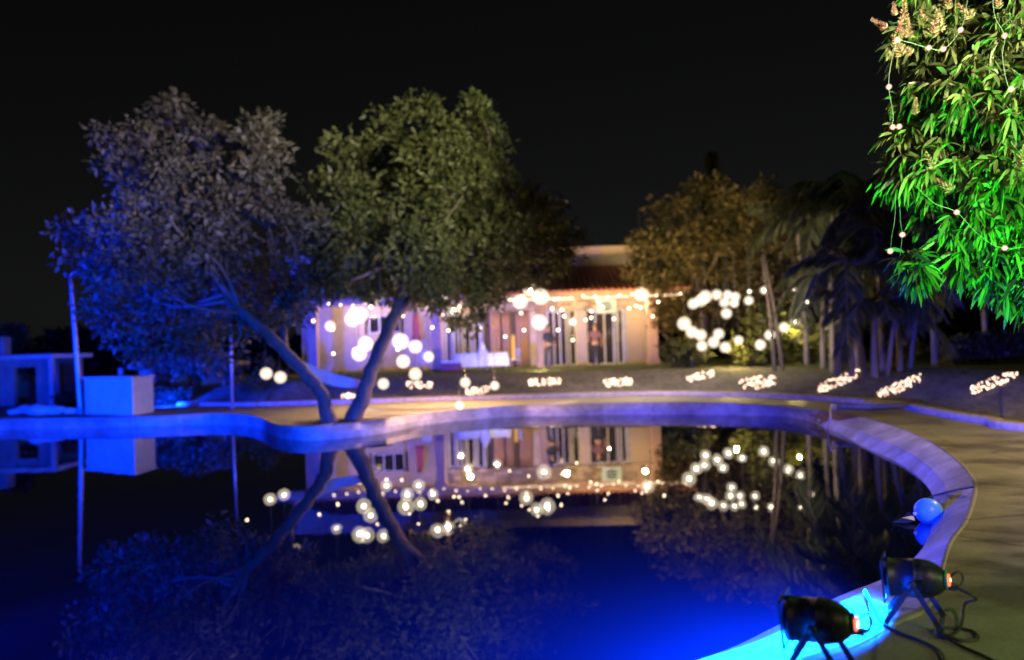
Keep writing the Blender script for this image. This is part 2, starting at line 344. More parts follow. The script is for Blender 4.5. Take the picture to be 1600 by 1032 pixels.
rows = [[K[i]+nrm[i]*.20+Vector((0, 0, -.02)) for i in range(n)], [K[i]+nrm[i]*.19+Vector((0, 0, .09)) for i in range(n)], [K[i]+nrm[i]*.16+Vector((0, 0, .12)) for i in range(n)], [K[i]-nrm[i]*.02+Vector((0, 0, .13)) for i in range(n)], [K[i]-nrm[i]*.05+Vector((0, 0, -.02)) for i in range(n)]]
def strip(rows, sm=True):
    mb = MB(); m = len(rows[0]); mb.add([v for r in rows for v in r], [(i*m+k, i*m+k+1, (i+1)*m+k+1, (i+1)*m+k) for i in range(len(rows)-1) for k in range(m-1)], sm); return mb
tag(strip(rows).build('kerb', M['kerb']), kind='structure')
def bank_pt(i, t, jit=True):
    a = K[i]-nrm[i]*.03; b = T[i]; p = a.lerp(b, t); e = t*t*(3-2*t)
    p.z = b.z*e + .075*(1-e)
    if jit: p.z += .03*math.sin(p.x*2.1+p.y)*t*(1-t)*4
    return p
tag(strip([[bank_pt(i, t) for i in range(n)] for t in [k/8 for k in range(9)]]).build('grass_bank', M['bank']), kind='structure')
far = [Vector((17+20*0, 60, .55))]
lawn = [T[i].copy() for i in range(n)]
farrow = []
for i in range(n):
    f = i/(n-1); farrow.append(Vector((-60+150*f, 90-60*max(0, f-.75)*4*.9, LZ)))
tag(strip([lawn, [a.lerp(b, .3) for a, b in zip(lawn, farrow)], farrow]).build('lawn', M['lawn']), kind='structure')
filled('ground', [[Vector(p) for p in ((-400, -200, -.06), (400, -200, -.06), (400, 500, -.06), (-400, 500, -.06))], [Vector(p) for p in ((-69, -29, -.06), (59, -29, -.06), (59, 44, -.06), (-69, 44, -.06))]], M['lawn'])

# ------------------------------------------------------------------ foliage
def leaf_mesh(name, pos, dirs, size, m, width=.45, bend=.25, segs=1):
    N = len(pos); d = dirs/np.linalg.norm(dirs, axis=1, keepdims=True)
    up = RNG.normal(size=(N, 3)); s = np.cross(d, up); s /= np.linalg.norm(s, axis=1, keepdims=True)+1e-9; nn = np.cross(s, d)
    L = size[:, None]
    if segs == 1:
        v = np.stack([pos, pos+d*L*.45+s*L*width*.5+nn*L*bend*.3, pos+d*L-nn*L*bend*.3, pos+d*L*.45-s*L*width*.5+nn*L*bend*.3], 1).reshape(-1, 3)
        loops = np.arange(N*4).reshape(-1, 4); fpl = 1; nv = 4
    else:
        K_ = segs; cols = []
        for k in range(K_+1):
            t = k/K_; wd = width*.5*math.sin(math.pi*min(1, .12+t*.86))**.8
            c = pos+d*L*t - np.array([0, 0, 1.])*L*bend*t*t
            cols += [c+s*L*wd, c-s*L*wd]
        v = np.stack(cols, 1).reshape(-1, 3); nv = 2*(K_+1)
        base = (np.arange(N)*nv)[:, None, None]
        q = np.array([[2*k, 2*k+1, 2*k+3, 2*k+2] for k in range(K_)])[None]
        loops = (base+q).reshape(-1, 4); fpl = K_
    me = bpy.data.meshes.new(name); me.vertices.add(len(v)); me.vertices.foreach_set('co', v.astype(np.float32).ravel())
    F = len(loops); me.loops.add(F*4); me.loops.foreach_set('vertex_index', loops.astype(np.int32).ravel())
    me.polygons.add(F); me.polygons.foreach_set('loop_start', (np.arange(F)*4).astype(np.int32)); me.polygons.foreach_set('loop_total', np.full(F, 4, np.int32))
    at = me.attributes.new('rnd', 'FLOAT', 'FACE'); at.data.foreach_set('value', np.repeat(RNG.random(N), fpl).astype(np.float32))
    me.materials.append(m); me.update(); me.validate(); return me
def clumps_in(lobes, dens, rc):
    """lobes: (centre, radius) -> clump centres spread through each lobe, mostly towards its outside"""
    out_ = []
    for c, r in lobes:
        k = max(3, int(dens*(r/rc)**2))
        for _ in range(k):
            v = RNG.normal(size=3); v /= np.linalg.norm(v); rr = r*(RNG.random()**.45)
            out_.append((np.array(c)+v*rr*np.array([1, 1, .9]), rc*(.55+.8*RNG.random())))
    return out_
def foliage(clumps, per, size, droop=-.1):
    ps, ds = [], []
    for c, r in clumps:
        k = int(per*(.6+.8*RNG.random())); v = RNG.normal(size=(k, 3)); v /= np.linalg.norm(v, axis=1, keepdims=True)
        rad = r*(RNG.random((k, 1))**.5); sc = np.array([1, 1, .75])
        ps.append(c+v*rad*sc); ds.append(v*.8+RNG.normal(size=(k, 3))*.7+np.array([0, 0, droop]))
    p = np.concatenate(ps); d = np.concatenate(ds); return p, d, size*(.6+.8*RNG.random(len(p)))
def tree(name, base, label, cat, lobes, trunkpaths, m, bark, dens=2.2, rc=.42, per=40, size=.14, limbs=26, group=None, rootpt=None, droop=-.1, width=.45):
    e = empty(name, base, label, cat, group); b = Vector(base)
    ends = []
    for pts, rad in trunkpaths:
        sp = spline([Vector(p)-b for p in pts], 5); rr = np.interp(np.linspace(0, 1, len(sp)), np.linspace(0, 1, len(rad)), rad)*(1+.09*np.sin(np.arange(len(sp))*2.4)*np.cos(np.arange(len(sp))*.9))
        sp = [p+Vector((math.sin(i*1.7), math.cos(i*2.3), 0))*rr[i]*.12 for i, p in enumerate(sp)]
        MB().tube(sp, list(rr), 12).build('trunk', bark, e); ends.append((sp, rr))
    cl = clumps_in([(np.array(c)-np.array(base), r) for c, r in lobes], dens, rc)
    idx = RNG.permutation(len(cl))[:limbs]
    for i in idx:
        tgt = Vector(cl[i][0]); sp, rr = min(ends, key=lambda q: (q[0][-1]-tgt).length)
        j = int(RNG.integers(int(len(sp)*.6), len(sp))); a = sp[j]; mid_ = a.lerp(tgt, .5)+Vector(RNG.normal(size=3))*.12*(tgt-a).length - Vector((0, 0, .05))
        MB().tube(spline([a, mid_, tgt], 4), list(np.linspace(max(.02, rr[j]*.55), .012, 9)), 6).build('limb', bark, e)
    p, d, s = foliage(cl, per, size, droop)
    # trailing sprays that break the outline
    o = bpy.data.objects.new('crown', leaf_mesh('crown', p, d, s, m, width)); C.objects.link(o); o.parent = e
    return e
def lob(lst, d, jit=1.0):
    return [(P(x, y, dd), r*dd/FPX) for x, y, r in lst for dd in [d+(RNG.random()-.5)*2*jit]]

# tree 1 and 2 at the pool edge: two leaning trunks, crowns merged
T1 = [(205, 225, 42), (262, 185, 36), (268, 160, 16), (225, 300, 60), (180, 345, 38), (160, 400, 52), (210, 420, 60), (300, 300, 62), (345, 215, 45), (400, 200, 42), (425, 235, 34), (380, 280, 58),
      (430, 330, 42), (330, 390, 70), (250, 470, 58), (330, 470, 60), (420, 430, 60), (470, 380, 42), (190, 480, 44), (125, 365, 26), (290, 530, 42), (345, 560, 34), (150, 440, 34), (460, 470, 44), (215, 540, 34), (400, 500, 36), (180, 260, 26), (500, 430, 34), (470, 440, 42), (430, 490, 40), (480, 350, 34), (350, 330, 50), (270, 250, 46), (250, 370, 60)]
b1 = G(516, 661)
tree('leaning_tree', b1, 'leaning tree at the pool edge with thin blue-lit trunk and grey purple crown', 'tree', lob(T1, 17.8, 1.8),
     [([b1-Vector((0, 0, .1)), P(503, 618, 17.80), P(482, 590, 17.70), P(447, 552, 17.60), P(412, 517, 17.50), P(370, 480, 17.40), P(330, 420, 17.40), P(300, 340, 17.50), P(280, 260, 17.50)], [.2, .155, .15, .145, .14, .11, .09, .07, .03]),
      ([P(470, 575, 17.65), P(450, 560, 17.80), P(438, 480, 18.40), P(420, 380, 18.70), P(400, 270, 18.50)], [.09, .085, .08, .06, .02])], M['leaf1'], M['bark'], dens=2.7, rc=.36, per=60, size=.17, limbs=34)
T2 = [(655, 178, 34), (740, 172, 26), (745, 205, 38), (610, 215, 40), (690, 230, 52), (560, 245, 34), (535, 228, 20), (630, 290, 66), (545, 300, 42), (505, 290, 24), (760, 255, 44), (710, 320, 74), (600, 370, 66), (780, 330, 50),
      (820, 310, 40), (850, 345, 38), (800, 390, 52), (700, 400, 66), (540, 380, 50), (865, 385, 30), (640, 445, 48), (560, 445, 38), (740, 445, 42), (505, 350, 30), (520, 430, 34), (800, 430, 30), (740, 490, 26), (720, 510, 22), (690, 480, 28), (600, 430, 50), (670, 440, 46), (760, 430, 44), (830, 420, 34), (520, 390, 44), (650, 250, 50), (660, 330, 66), (720, 260, 48), (590, 300, 48), (860, 400, 30)]
b2 = G(548, 658)
tree('leaning_tree', b2, 'leaning tree with thicker right-slanting trunk and dark olive crown before the house', 'tree', lob(T2, 18.9, 1.6)+lob([(665, 300, 56), (640, 370, 50), (690, 230, 44), (700, 390, 44), (650, 440, 36)], 17.5, .3),
     [([b2-Vector((0, 0, .1)), P(566, 622, 17.90), P(580, 580, 18.00), P(598, 535, 18.20), P(622, 480, 18.50), P(645, 420, 18.70), P(665, 330, 18.90), P(670, 250, 18.90)], [.24, .19, .17, .165, .16, .135, .1, .04]),
      ([P(612, 500, 18.40), P(670, 440, 18.70), P(740, 370, 19.00), P(800, 330, 19.30)], [.13, .11, .08, .03])], M['leaf2'], M['bark'], dens=3.4, rc=.38, per=66, size=.17, limbs=34)
def gtree(name, basepx, d, label, lobes, m, bark=None, tr=.18, z=LZ, jit=1.5, group=None, **kw):
    x = ray(basepx, 540)[0]*d; b = Vector((x, d, z)); cx = sum(l[0] for l in lobes)/len(lobes); cy = sum(l[1] for l in lobes)/len(lobes)
    c = P(cx, cy, d)
    return tree(name, b, label, 'tree' if 'tree' in name else 'shrub', lob(lobes, d, jit), [([b-Vector((0, 0, .1)), b.lerp(c, .45)+Vector((.15, 0, 0)), c], [tr, tr*.7, tr*.35])], m, bark or M['bark'], group=group, **kw)
gtree('broad_tree', 855, 43, 'dark rounded tree rising behind the house roof', [(850, 340, 46), (800, 330, 50), (880, 380, 36), (830, 390, 46), (760, 390, 40), (905, 400, 22), (700, 400, 40)], M['leaf3'], tr=.3, dens=3.2, rc=.9, per=50, size=.32, limbs=12)
gtree('broad_tree', 1103, 31, 'brown-lit broad tree just right of the house behind the hanging bokeh discs', [(1105, 320, 40), (1060, 345, 42), (1020, 390, 34), (1085, 395, 55), (1140, 350, 45), (1145, 410, 45), (1050, 440, 40), (1110, 465, 40), (1000, 420, 22), (1085, 300, 24), (1120, 500, 34), (1060, 490, 34), (1030, 440, 34), (1090, 430, 50), (1130, 440, 40)], M['leaf3'], tr=.2, dens=4.2, rc=.6, per=70, size=.22, limbs=18)
gtree('broad_tree', 1195, 28, 'olive tree with pale slender trunk between brown tree and palms', [(1190, 310, 30), (1225, 325, 34), (1200, 370, 42), (1245, 380, 36), (1180, 430, 40), (1230, 440, 36), (1170, 330, 28), (1255, 420, 28), (1265, 340, 22), (1200, 470, 44), (1240, 480, 40), (1160, 480, 36), (1210, 400, 44)], M['leaf3'], M['palebark'], tr=.12, dens=4.2, rc=.55, per=70, size=.2, limbs=16)
gtree('broad_tree', 1285, 29, 'dark olive tree filling the gap behind the areca palms', [(1270, 330, 36), (1300, 380, 44), (1330, 420, 44), (1290, 460, 44), (1350, 480, 40), (1245, 525, 40), (1320, 530, 40), (1390, 450, 44), (1400, 530, 40)], M['leaf3'], tr=.14, dens=3.5, rc=.6, per=60, size=.22, limbs=10)
# conifer tip far behind
def conifer(px, py, d, label):
    b = Vector((ray(px, py)[0]*d, d, .4)); e = empty('conifer', b, label, 'tree'); H = P(px, py, d).z-.4
    MB().tube([(0, 0, 0), (0, 0, H)], [.3, .03], 8).build('trunk', M['bark'], e); ps, ds = [], []
    for i in range(9000):
        t = random.random()**.8; a = random.random()*6.283; r = (1-t)*H*.14*(.4+.6*random.random())*(1+.3*math.sin(t*60)); ps.append((r*math.cos(a), r*math.sin(a), H*(.1+.9*t)-r*.2)); ds.append((math.cos(a), math.sin(a), -.2))
    o = inst('crown', leaf_mesh('crown', np.array(ps), np.array(ds), .35*(.6+.8*RNG.random(len(ps))), M['leafd'], .3), e)
conifer(1112, 238, 46, 'pointed dark conifer whose tip rises above the brown tree')
# palms
def frond_mesh(L, droop, nl=30, lw=.06, ll=.55, vert=.6):
    pts = []; ps, ds, sz = [], [], []
    for k in range(13):
        t = k/12; pts.append(Vector((L*t*(1-.15*t), 0, vert*L*t-droop*L*t*t)))
    for k in range(nl):
        t = .18+.8*k/nl; i = int(t*12); f = t*12-i; p = pts[i].lerp(pts[min(i+1, 12)], f); tg = (pts[min(i+1, 12)]-pts[i]).normalized()
        for s in (-1, 1):
            ps.append(p); ds.append(tg*.7+Vector((0, s*.9, -.35-.2*random.random()))); sz.append(ll*math.sin(math.pi*(.15+.8*t))**.6*(.85+.3*random.random()))
    return pts, np.array([tuple(p) for p in ps]), np.array([tuple(v) for v in ds]), np.array(sz)
FR = []
for q in range(4):
    pts, ps, ds, sz = frond_mesh(1.9, .55+.22*q, vert=.75-.1*q); me = leaf_mesh('frond', ps, ds, sz, M['frond'], .11, .35, 2); FR.append(me)
    rb = MB().tube(pts, list(np.linspace(.022, .006, 13)), 5)
    n0 = len(me.vertices)
RM = []
for q in range(4):
    pts, _, _, _ = frond_mesh(1.9, .55+.22*q, vert=.75-.1*q); RM.append(MB().tube(pts, list(np.linspace(.022, .006, 13)), 5).mesh('rachis', M['palebark']))
def palm(px, topy, d, label, nf=13, sc=1.0, lean=0., tr=.07, z=LZ, group=None, m='palebark'):
    b = Vector((ray(px, 540)[0]*d, d, z)); e = empty('palm_tree', b, label, 'palm tree', group); t = P(px, topy, d)-b; t.x += lean
    MB().tube(spline([(0, 0, -.1), (lean*.2, 0, t.z*.5), (lean, 0, t.z)], 6), list(np.linspace(tr*1.3, tr*.75, 13)), 8).build('trunk', M[m], e)
    for k in range(nf):
        q = random.choice([0, 1, 1, 2, 3]); a = k*2.4+random.random()*.5; s = sc*(.8+.4*random.random()); R = (0, (random.random()-.5)*.5, a)
        f = inst('frond', FR[q], e, (lean, 0, t.z), R, s); inst('rachis', RM[q], f)
PL = [(1300, 330, 22, 'areca palm nearest the olive tree with arching fronds', 15, 1.15), (1338, 305, 21, 'tallest palm with pale feathery tip beside the near green tree', 16, 1.25), (1378, 330, 20.5, 'palm half behind the left edge of the near green tree', 15, 1.2),
      (1330, 420, 19.5, 'lower arching palm in front of the dark palm grove', 14, 1.1), (1405, 400, 20, 'blue-tinged palm under the hanging green leaf tuft', 14, 1.2), (1285, 430, 23, 'short palm beside the yellow-green shrubs', 13, 1.0),
      (1460, 380, 21, 'dark palm seen below the near green tree', 14, 1.2), (1365, 480, 19, 'lowest palm with drooping dark fronds near the bank top', 13, .95), (1540, 400, 24, 'dark palm at the far right behind the hedge', 14, 1.2), (1260, 350, 25, 'palm standing behind the olive tree', 13, 1.1)]
for x, y, d, l, nf, s in PL: palm(x, y, d, l, nf, s, (random.random()-.5)*.5)
def palmcane(px, d, y0, lean, lab):
    b = Vector((ray(px, 540)[0]*d, d, LZ)); h = P(px, y0, d).z-LZ
    o = MB().tube([(b.x, b.y, LZ-.1), (b.x+lean*.4, b.y, LZ+h*.5), (b.x+lean, b.y, LZ+h)], [.07, .055, .045], 7).build('bare_trunk', M['bark'] if px in (1210, 1222) else M['palebark']); tag(o, lab, 'tree trunk', 'pale bare trunks among the palms')
for px, d, y0, l in ((1308, 20, 470, .2), (1210, 24, 400, -.3), (1222, 24, 395, -.5), (1420, 20, 460, .4), (1350, 20, 440, -.3), (1385, 19.5, 450, .5)): palmcane(px, d, y0, l, {1308: 'pale bare trunk directly under the front areca palm', 1210: 'left of two thin pale trunks behind the yellow-green shrubs', 1222: 'right of two thin pale trunks behind the yellow-green shrubs', 1420: 'bluish bare trunk leaning right below the hanging leaf tuft', 1350: 'bare trunk leaning left among the palms', 1385: 'bare trunk leaning right between the palms'}[px])
# shrubs
def shrub(px, py, r, d, label, m, size=.16, sx=1, group=None, z=LZ, per=42, lobes=None, name='shrub', rc=.3):
    c = P(px, py, d); R = r*d/FPX; b = Vector((c.x, d, z)); lb = [(c+Vector((RNG.normal()*R*.4*sx, RNG.normal()*R*.4, RNG.normal()*R*.3)), R*.62) for _ in range(6)]
    e = tree(name, b, label, 'shrub', lb, [([b-Vector((0, 0, .08)), b.lerp(c, .6), c], [.05, .04, .02])], M[m], M['bark'], dens=2.4, rc=rc, per=per, size=size, limbs=6, group=group, width=.4)
for px, py, r, l in ((1165, 545, 38, 'yellow-green shrub right of the brown tree trunk'), (1200, 515, 44, 'tallest yellow-green shrub under the olive tree'), (1232, 545, 34, 'yellow-lit shrub with the lowest right-hand globe above it'), (1262, 530, 42, 'olive shrub below the end of the globe string'), (1065, 555, 30, 'low brown shrub by the right house column'), (1290, 552, 32, 'low dark shrub at the foot of the palms')):
    shrub(px, py, r, 26.5, l, 'leafy', .24)
for px, py, r, d, l in ((255, 575, 26, 27.3, 'blue-lit shrub behind the white block'), (300, 560, 34, 27.8, 'tall blue-lit shrub beside the pale cabin'), (350, 575, 28, 26.5, 'bright blue shrub under the left tree crown')):
    shrub(px, py, r, d, l, 'leaf1', .16, z=0)
shrub(18, 530, 36, 31.5, 'dark rounded bush at the far left beyond the shed', 'leafd', .2, z=0)
shrub(60, 585, 24, 31, 'dark bush behind the low shed roof', 'leafd', .2, z=0)
shrub(404, 590, 30, 25, 'clipped round dark bush left of the leaning trunks', 'leaf2', .1, z=0, per=70, name='topiary_bush')
def hedge(x0, x1, y0, d, h, label, m='leafd', z=LZ):
    N = 16000; p = np.stack([RNG.uniform(x0, x1, N), d+RNG.uniform(-.6, .6, N), z+h*RNG.random(N)**.6*(1+.12*np.sin(RNG.uniform(x0, x1, N)))], 1); p[:, 2] = z+(p[:, 2]-z)*(1+.12*np.sin(p[:, 0]*1.7)+.06*np.sin(p[:, 0]*5))
    e = empty('hedge', ((x0+x1)/2, d, z), label, 'hedge'); p -= np.array(e.location)
    inst('foliage', leaf_mesh('foliage', p, RNG.normal(size=(N, 3)), .16*(.6+.8*RNG.random(N)), M[m], .5), e); MB().ext(x0-e.location.x, x1-e.location.x, -.35, .35, -.05, h*.7).build('inner_box', M['dark'], e)  # plain dark box fills the inside of the hedge
hedge(13.2, 19.5, 0, 22.5, .85, 'dark clipped hedge along the lawn at the far right', 'leafd')
hedge(-15.8, -11.2, 0, 26, .55, 'low dark hedge in front of the pale cabin on the left', 'leafd', 0)
NT = 60000; xs = RNG.uniform(-60, 75, NT); ht = 3.6+1.5*np.sin(xs*.31)+1.0*np.sin(xs*.83+1)+.6*np.sin(xs*2.1); ht = np.where(xs < -5, ht*.62, ht*1.15)
tl = inst('distant_treeline', leaf_mesh('distant_treeline', np.stack([xs, 62+RNG.uniform(-2, 2, NT), .3+ht*RNG.random(NT)**.7], 1), RNG.normal(size=(NT, 3)), .7*(.5+RNG.random(NT)), M['leafd'], .6)); tag(tl, 'dark line of distant trees along the horizon', 'trees', kind='stuff')

# ------------------------------------------------------------------ grass blades
gp = []
for _ in range(5000):
    i = random.randrange(12, n-30); t = random.random(); p = bank_pt(i, t); q = bank_pt(min(i+1, n-1), t); gp.append(p.lerp(q, random.random()))
for _ in range(26000):
    i = random.randrange(0, n-24); p = lawn[i].lerp(lawn[i+1], random.random()); p = p+Vector((0, random.random()**1.5*9, 0)); gp.append(p)
ga = np.array([tuple(p) for p in gp]); gd = RNG.normal(size=ga.shape)*.35+np.array([0, 0, 1.])
g_ = inst('grass', leaf_mesh('grass', ga, gd, .07*(.5+RNG.random(len(ga))), M['grass'], .16)); tag(g_, 'short grass blades on the bank and lawn', 'grass', kind='stuff')

# ------------------------------------------------------------------ house
HX = lambda px, d=33.5: (px-800)/FPX*d
WY = 33.5; FZ = .5
house = empty('house', (0, WY, FZ+.145), 'single-storey porch house with red tiled roof and stone walls behind the lawn', 'house')
def hb(name, m, x0, x1, y0, y1, z0, z1, bevel=0, parent=None):
    mb = MB().ext(x0, x1, y0-WY, y1-WY, z0-FZ, z1-FZ); return mb.build(name, M[m], parent or house, bevel)
hb('porch_floor', 'floor', -10, 7.2, 30.7, 39, .28, .52)
for x in (-1.2, 2.0, 4.6): point('indoor_lamp', (x, 36.2, 2.9), 45, (1, .62, .34), .06)
hb('back_wall', 'stone2', -9.6, 6.3, 38.2, 38.4, .5, 3.9)
hb('wall', 'wall', HX(480), HX(572), WY, WY+.25, .52, 3.9)
hb('wall', 'wall', HX(632), HX(694), WY, WY+.25, .52, 3.9)
hb('wall', 'wall', HX(572), HX(632), WY, WY+.25, .52, 2.25)
hb('wall', 'wall', HX(572), HX(632), WY, WY+.25, 3.1, 3.9)
hb('wall', 'stone', HX(981), HX(1009), WY, WY+.3, .52, 3.06)
hb('side_wall', 'wall', HX(1009), HX(1009)+.25, WY+.1, 38, .52, 3.9)
hb('side_wall', 'wall', HX(480)-.25, HX(480), WY+.1, 38, .52, 3.9)
hb('ceiling', 'fascia', -9.6, 6.9, 31.25, 38.2, 3.9, 3.98)
# stone frieze of separate blocks above the openings
SB = [MB().box((0, 0, 0), (.30, .16, .145)).mesh('stone', M[k]) for k in ('stone', 'stone2', 'wall')]
fr = hb('frieze', 'stone2', HX(694), HX(1009), WY+.02, WY+.2, 3.08, 3.9)
x = HX(694); row = 0
for row in range(5):
    x = HX(694)+(.16 if row % 2 else .0)
    while x < HX(1009)-.3 and True:
        wd = .26+.18*random.random(); o = inst('stone', random.choice(SB), fr, (x+wd/2, -.01-.03*random.random(), 3.16-FZ+row*.16), (0, 0, 0), ((wd-.02)/.30, 1, 1)); x += wd
# openings: pillars, frames, panes, curtains (x in photo pixels)
def pillar(a, b, m='slab', y=WY): hb('pillar', m, HX(a), HX(b), y, y+.22, .52, 3.06, .01)
for a, b in ((694, 697), (705, 709), (722, 725), (736, 741), (751, 756), (886, 890), (960, 966), (975, 981)): pillar(a, b)
for a, b in ((901, 917), (828, 840)): pillar(a, b, 'wall')
def window(a, b, z0=.55, z1=3.05, y=WY+.1, div=1, name='window'):
    x0, x1 = HX(a), HX(b); fm = MB(); t = .05
    fm.ext(x0, x1, y-WY, y-WY+.06, z0-FZ, z0-FZ+t); fm.ext(x0, x1, y-WY, y-WY+.06, z1-FZ-t, z1-FZ)
    for k in range(div+1):
        xx = x0+(x1-x0-t)*k/div; fm.ext(xx, xx+t, y-WY+.003, y-WY+.057, z0-FZ+t, z1-FZ-t)
    f = fm.build(name, M['white'], house)
    for k in range(div):
        xa = x0+(x1-x0)*k/div+t*.8; xb = x0+(x1-x0)*(k+1)/div-t*.2; MB().ext(xa, xb, y-WY+.02, y-WY+.03, z0-FZ+t, z1-FZ-t).build('pane', M['glass'], f)
window(577, 627, 2.28, 3.08, WY-.02, 3)
for a, b, k in ((697, 705, 1), (709, 722, 2), (725, 736, 1), (741, 751, 1), (856, 886, 3), (890, 901, 1), (917, 960, 3), (966, 975, 1)): window(a, b, div=k)
def curtain(a, b, y):
    mb = MB(); N_ = max(8, int((b-a)*1.3)); x0, x1 = HX(a), HX(b)
    r = [[Vector((x0+(x1-x0)*i/N_, y-WY+.05*math.sin(i*1.9), z-FZ)) for i in range(N_+1)] for z in (.55, 1.3, 2.2, 3.05)]
    o = strip(r).build('curtain', M['curtain'], house); s = o.modifiers.new('s', 'SOLIDIFY'); s.thickness = .01
for a, b in ((768, 782), (786, 797), (807, 826), (867, 878)): curtain(a, b, WY+.0 if b < 850 else WY+.35)
for a, b in ((756, 768), (782, 786), (797, 807), (826, 828), (840, 856)): hb('wall', 'stone2', HX(a), HX(b), WY+.5, WY+.6, .52, 3.06)
hb('lantern', 'amber', HX(799.5), HX(804.5), WY+.38, WY+.44, .9, 2.0)
for px in (490, 683, 847, 1020):
    c = empty('column', (0, 0, 0)); c.parent = house; x = HX(px, 31.3)
    y = 31.3-WY; w_ = .40
    s = MB().ext(x-w_/2, x+w_/2, y-w_/2, y+w_/2, .28, 3.0-FZ+.25).build('shaft', M['column'], c, .03)
    MB().ext(x-w_/2-.06, x+w_/2+.06, y-w_/2-.06, y+w_/2+.06, .02, .28).build('plinth', M['column'], c, .02)
    MB().ext(x-w_/2-.06, x+w_/2+.06, y-w_/2-.06, y+w_/2+.06, 2.75, 2.92).build('capital', M['column'], c, .02)
hb('eave_beam', 'fascia', -9.7, 7.25, 31.05, 31.3, 3.42, 3.88)
hb('fascia', 'fascia', -9.9, 7.4, 30.6, 30.68, 3.45, 3.72)
hb('soffit', 'fascia', -9.9, 7.4, 30.69, 31.04, 3.5, 3.54)
# roof with rows of tiles
roof = empty('roof', (0, 0, 0)); roof.parent = house
R0 = Vector((-10.0, 30.5-WY, 3.72-FZ)); slope = Vector((0, 3.6, 1.35)); RW = 17.5
rb = MB(); hip = 1.6
rb.add([R0, R0+Vector((RW, 0, 0)), R0+slope+Vector((RW-hip, 0, 0)), R0+slope+Vector((hip, 0, 0)), R0-Vector((0, 0, .06)), R0+Vector((RW, 0, -.06)), R0+slope+Vector((RW-hip, 0, -.06)), R0+slope+Vector((hip, 0, -.06))],
       [(0, 1, 2, 3), (7, 6, 5, 4), (0, 4, 5, 1), (1, 5, 6, 2), (3, 7, 4, 0)]).build('roof_deck', M['tile'], roof)
tb = MB(); nx = 72; ny = 13
for j in range(ny):
    for i in range(nx):
        t0 = j/ny; inx = hip*t0; xx = i*RW/nx
        if xx < inx or xx > RW-inx-RW/nx: continue
        c = R0+Vector((xx+RW/nx/2, 0, 0))+slope*(t0+.5/ny); L_ = slope/ny*.56; wv = RW/nx*.46; hh = .05+.01*random.random(); nrm_ = Vector((0, -1.35, 3.6)).normalized()
        pts = [c-L_+Vector((-wv, 0, 0))+nrm_*.012, c-L_+nrm_*(hh+.02), c-L_+Vector((wv, 0, 0))+nrm_*.012, c+L_+Vector((-wv, 0, 0)), c+L_+nrm_*hh, c+L_+Vector((wv, 0, 0))]
        tb.add(pts, [(0, 1, 4, 3), (1, 2, 5, 4), (0, 2, 1)])
o = tb.build('tile', M['tile'], roof); o['kind'] = 'stuff'
hb('upper_storey', 'wall', -10.2, HX(986, 35.5), 34.3, 38.5, 4.6, 5.75)
hb('parapet', 'wall', -10.35, HX(986, 35.5)+.15, 34.15, 38.65, 5.75, 6.0, .02)
for px in (560, 660, 760, 930): pass
# eave strip light with bulbs along the fascia
sl_ = empty('eave_string_lights', (0, 30.45, 3.645), 'string of warm bulbs running along the whole eave of the house', 'string lights')
bulbm = MB().sphere((0, 0, 0), .035, 8, 6).mesh('bulb', M['tinycore'])
pts = [Vector((-7.5+i*.1, 0, .0+.05*math.cos(i*.9))) for i in range(int(14.8/.1))]
MB().tube(pts, .008, 4).build('cord', M['wire'], sl_)
for i in range(0, len(pts), 5): inst('bulb', bulbm, sl_, pts[i]-Vector((0, .02, .05)))
for x0, x1 in ((-.6, 2.6), (3.0, 4.9), (5.2, 7.0)):
    tag(MB().tube([(x0, 30.55, 3.565), (x1, 30.55, 3.565)], .035, 8).build('strip_light', M['tube']), {-.6: 'warm strip light under the eave nearest the middle column', 3.0: 'warm strip light under the eave above the blue sign', 5.2: 'warm strip light under the right end of the eave'}[x0], 'strip light', 'strip lights under the eave')
# sign with emblem
sg = empty('hanging_sign', (HX(949.5, 31), 31.0, 2.92), 'light blue square sign with dark round emblem hung under the eave', 'sign')
MB().ext(-.41, .41, -.03, .03, 0, .60).build('panel', M['sign'], sg, .01)
em = MB()
for z_, w0, w1, h_ in ((.10, .10, .34, .05), (.17, .46, .50, .05), (.25, .40, .44, .045), (.33, .44, .38, .05), (.42, .52, .2, .06)):
    em.add([(-w0/2, -.036, z_), (w0/2, -.036, z_), (w1/2, -.036, z_+h_), (-w1/2, -.036, z_+h_), (-w0/2, -.032, z_), (w0/2, -.032, z_), (w1/2, -.032, z_+h_), (-w1/2, -.032, z_+h_)], [(0, 1, 2, 3), (7, 6, 5, 4), (0, 4, 5, 1), (1, 5, 6, 2), (2, 6, 7, 3), (3, 7, 4, 0)])
em.build('emblem', M['ink'], sg)
for s in (-.3, .3): MB().tube([(s, 0, .6), (s, 0, .72)], .012, 6).build('hanger', M['wire'], sg)
wh = empty('wall_hanging', (HX(650, 33), 33.2, 2.04), 'rose tapered drape hung on the pale wall left of the column', 'wall hanging')
strip([[Vector(((-.5+i/8)*w_, .03*math.sin(i*1.6), z_)) for i in range(9)] for z_, w_ in ((0, .42), (.3, .40), (.8, .30), (1.2, .2))]).build('cloth', M['pink'], wh).modifiers.new('s', 'SOLIDIFY').thickness = .02
MB().tube([(-.13, 0, 1.21), (.13, 0, 1.21)], .015, 6).build('rod', M['wire'], wh)
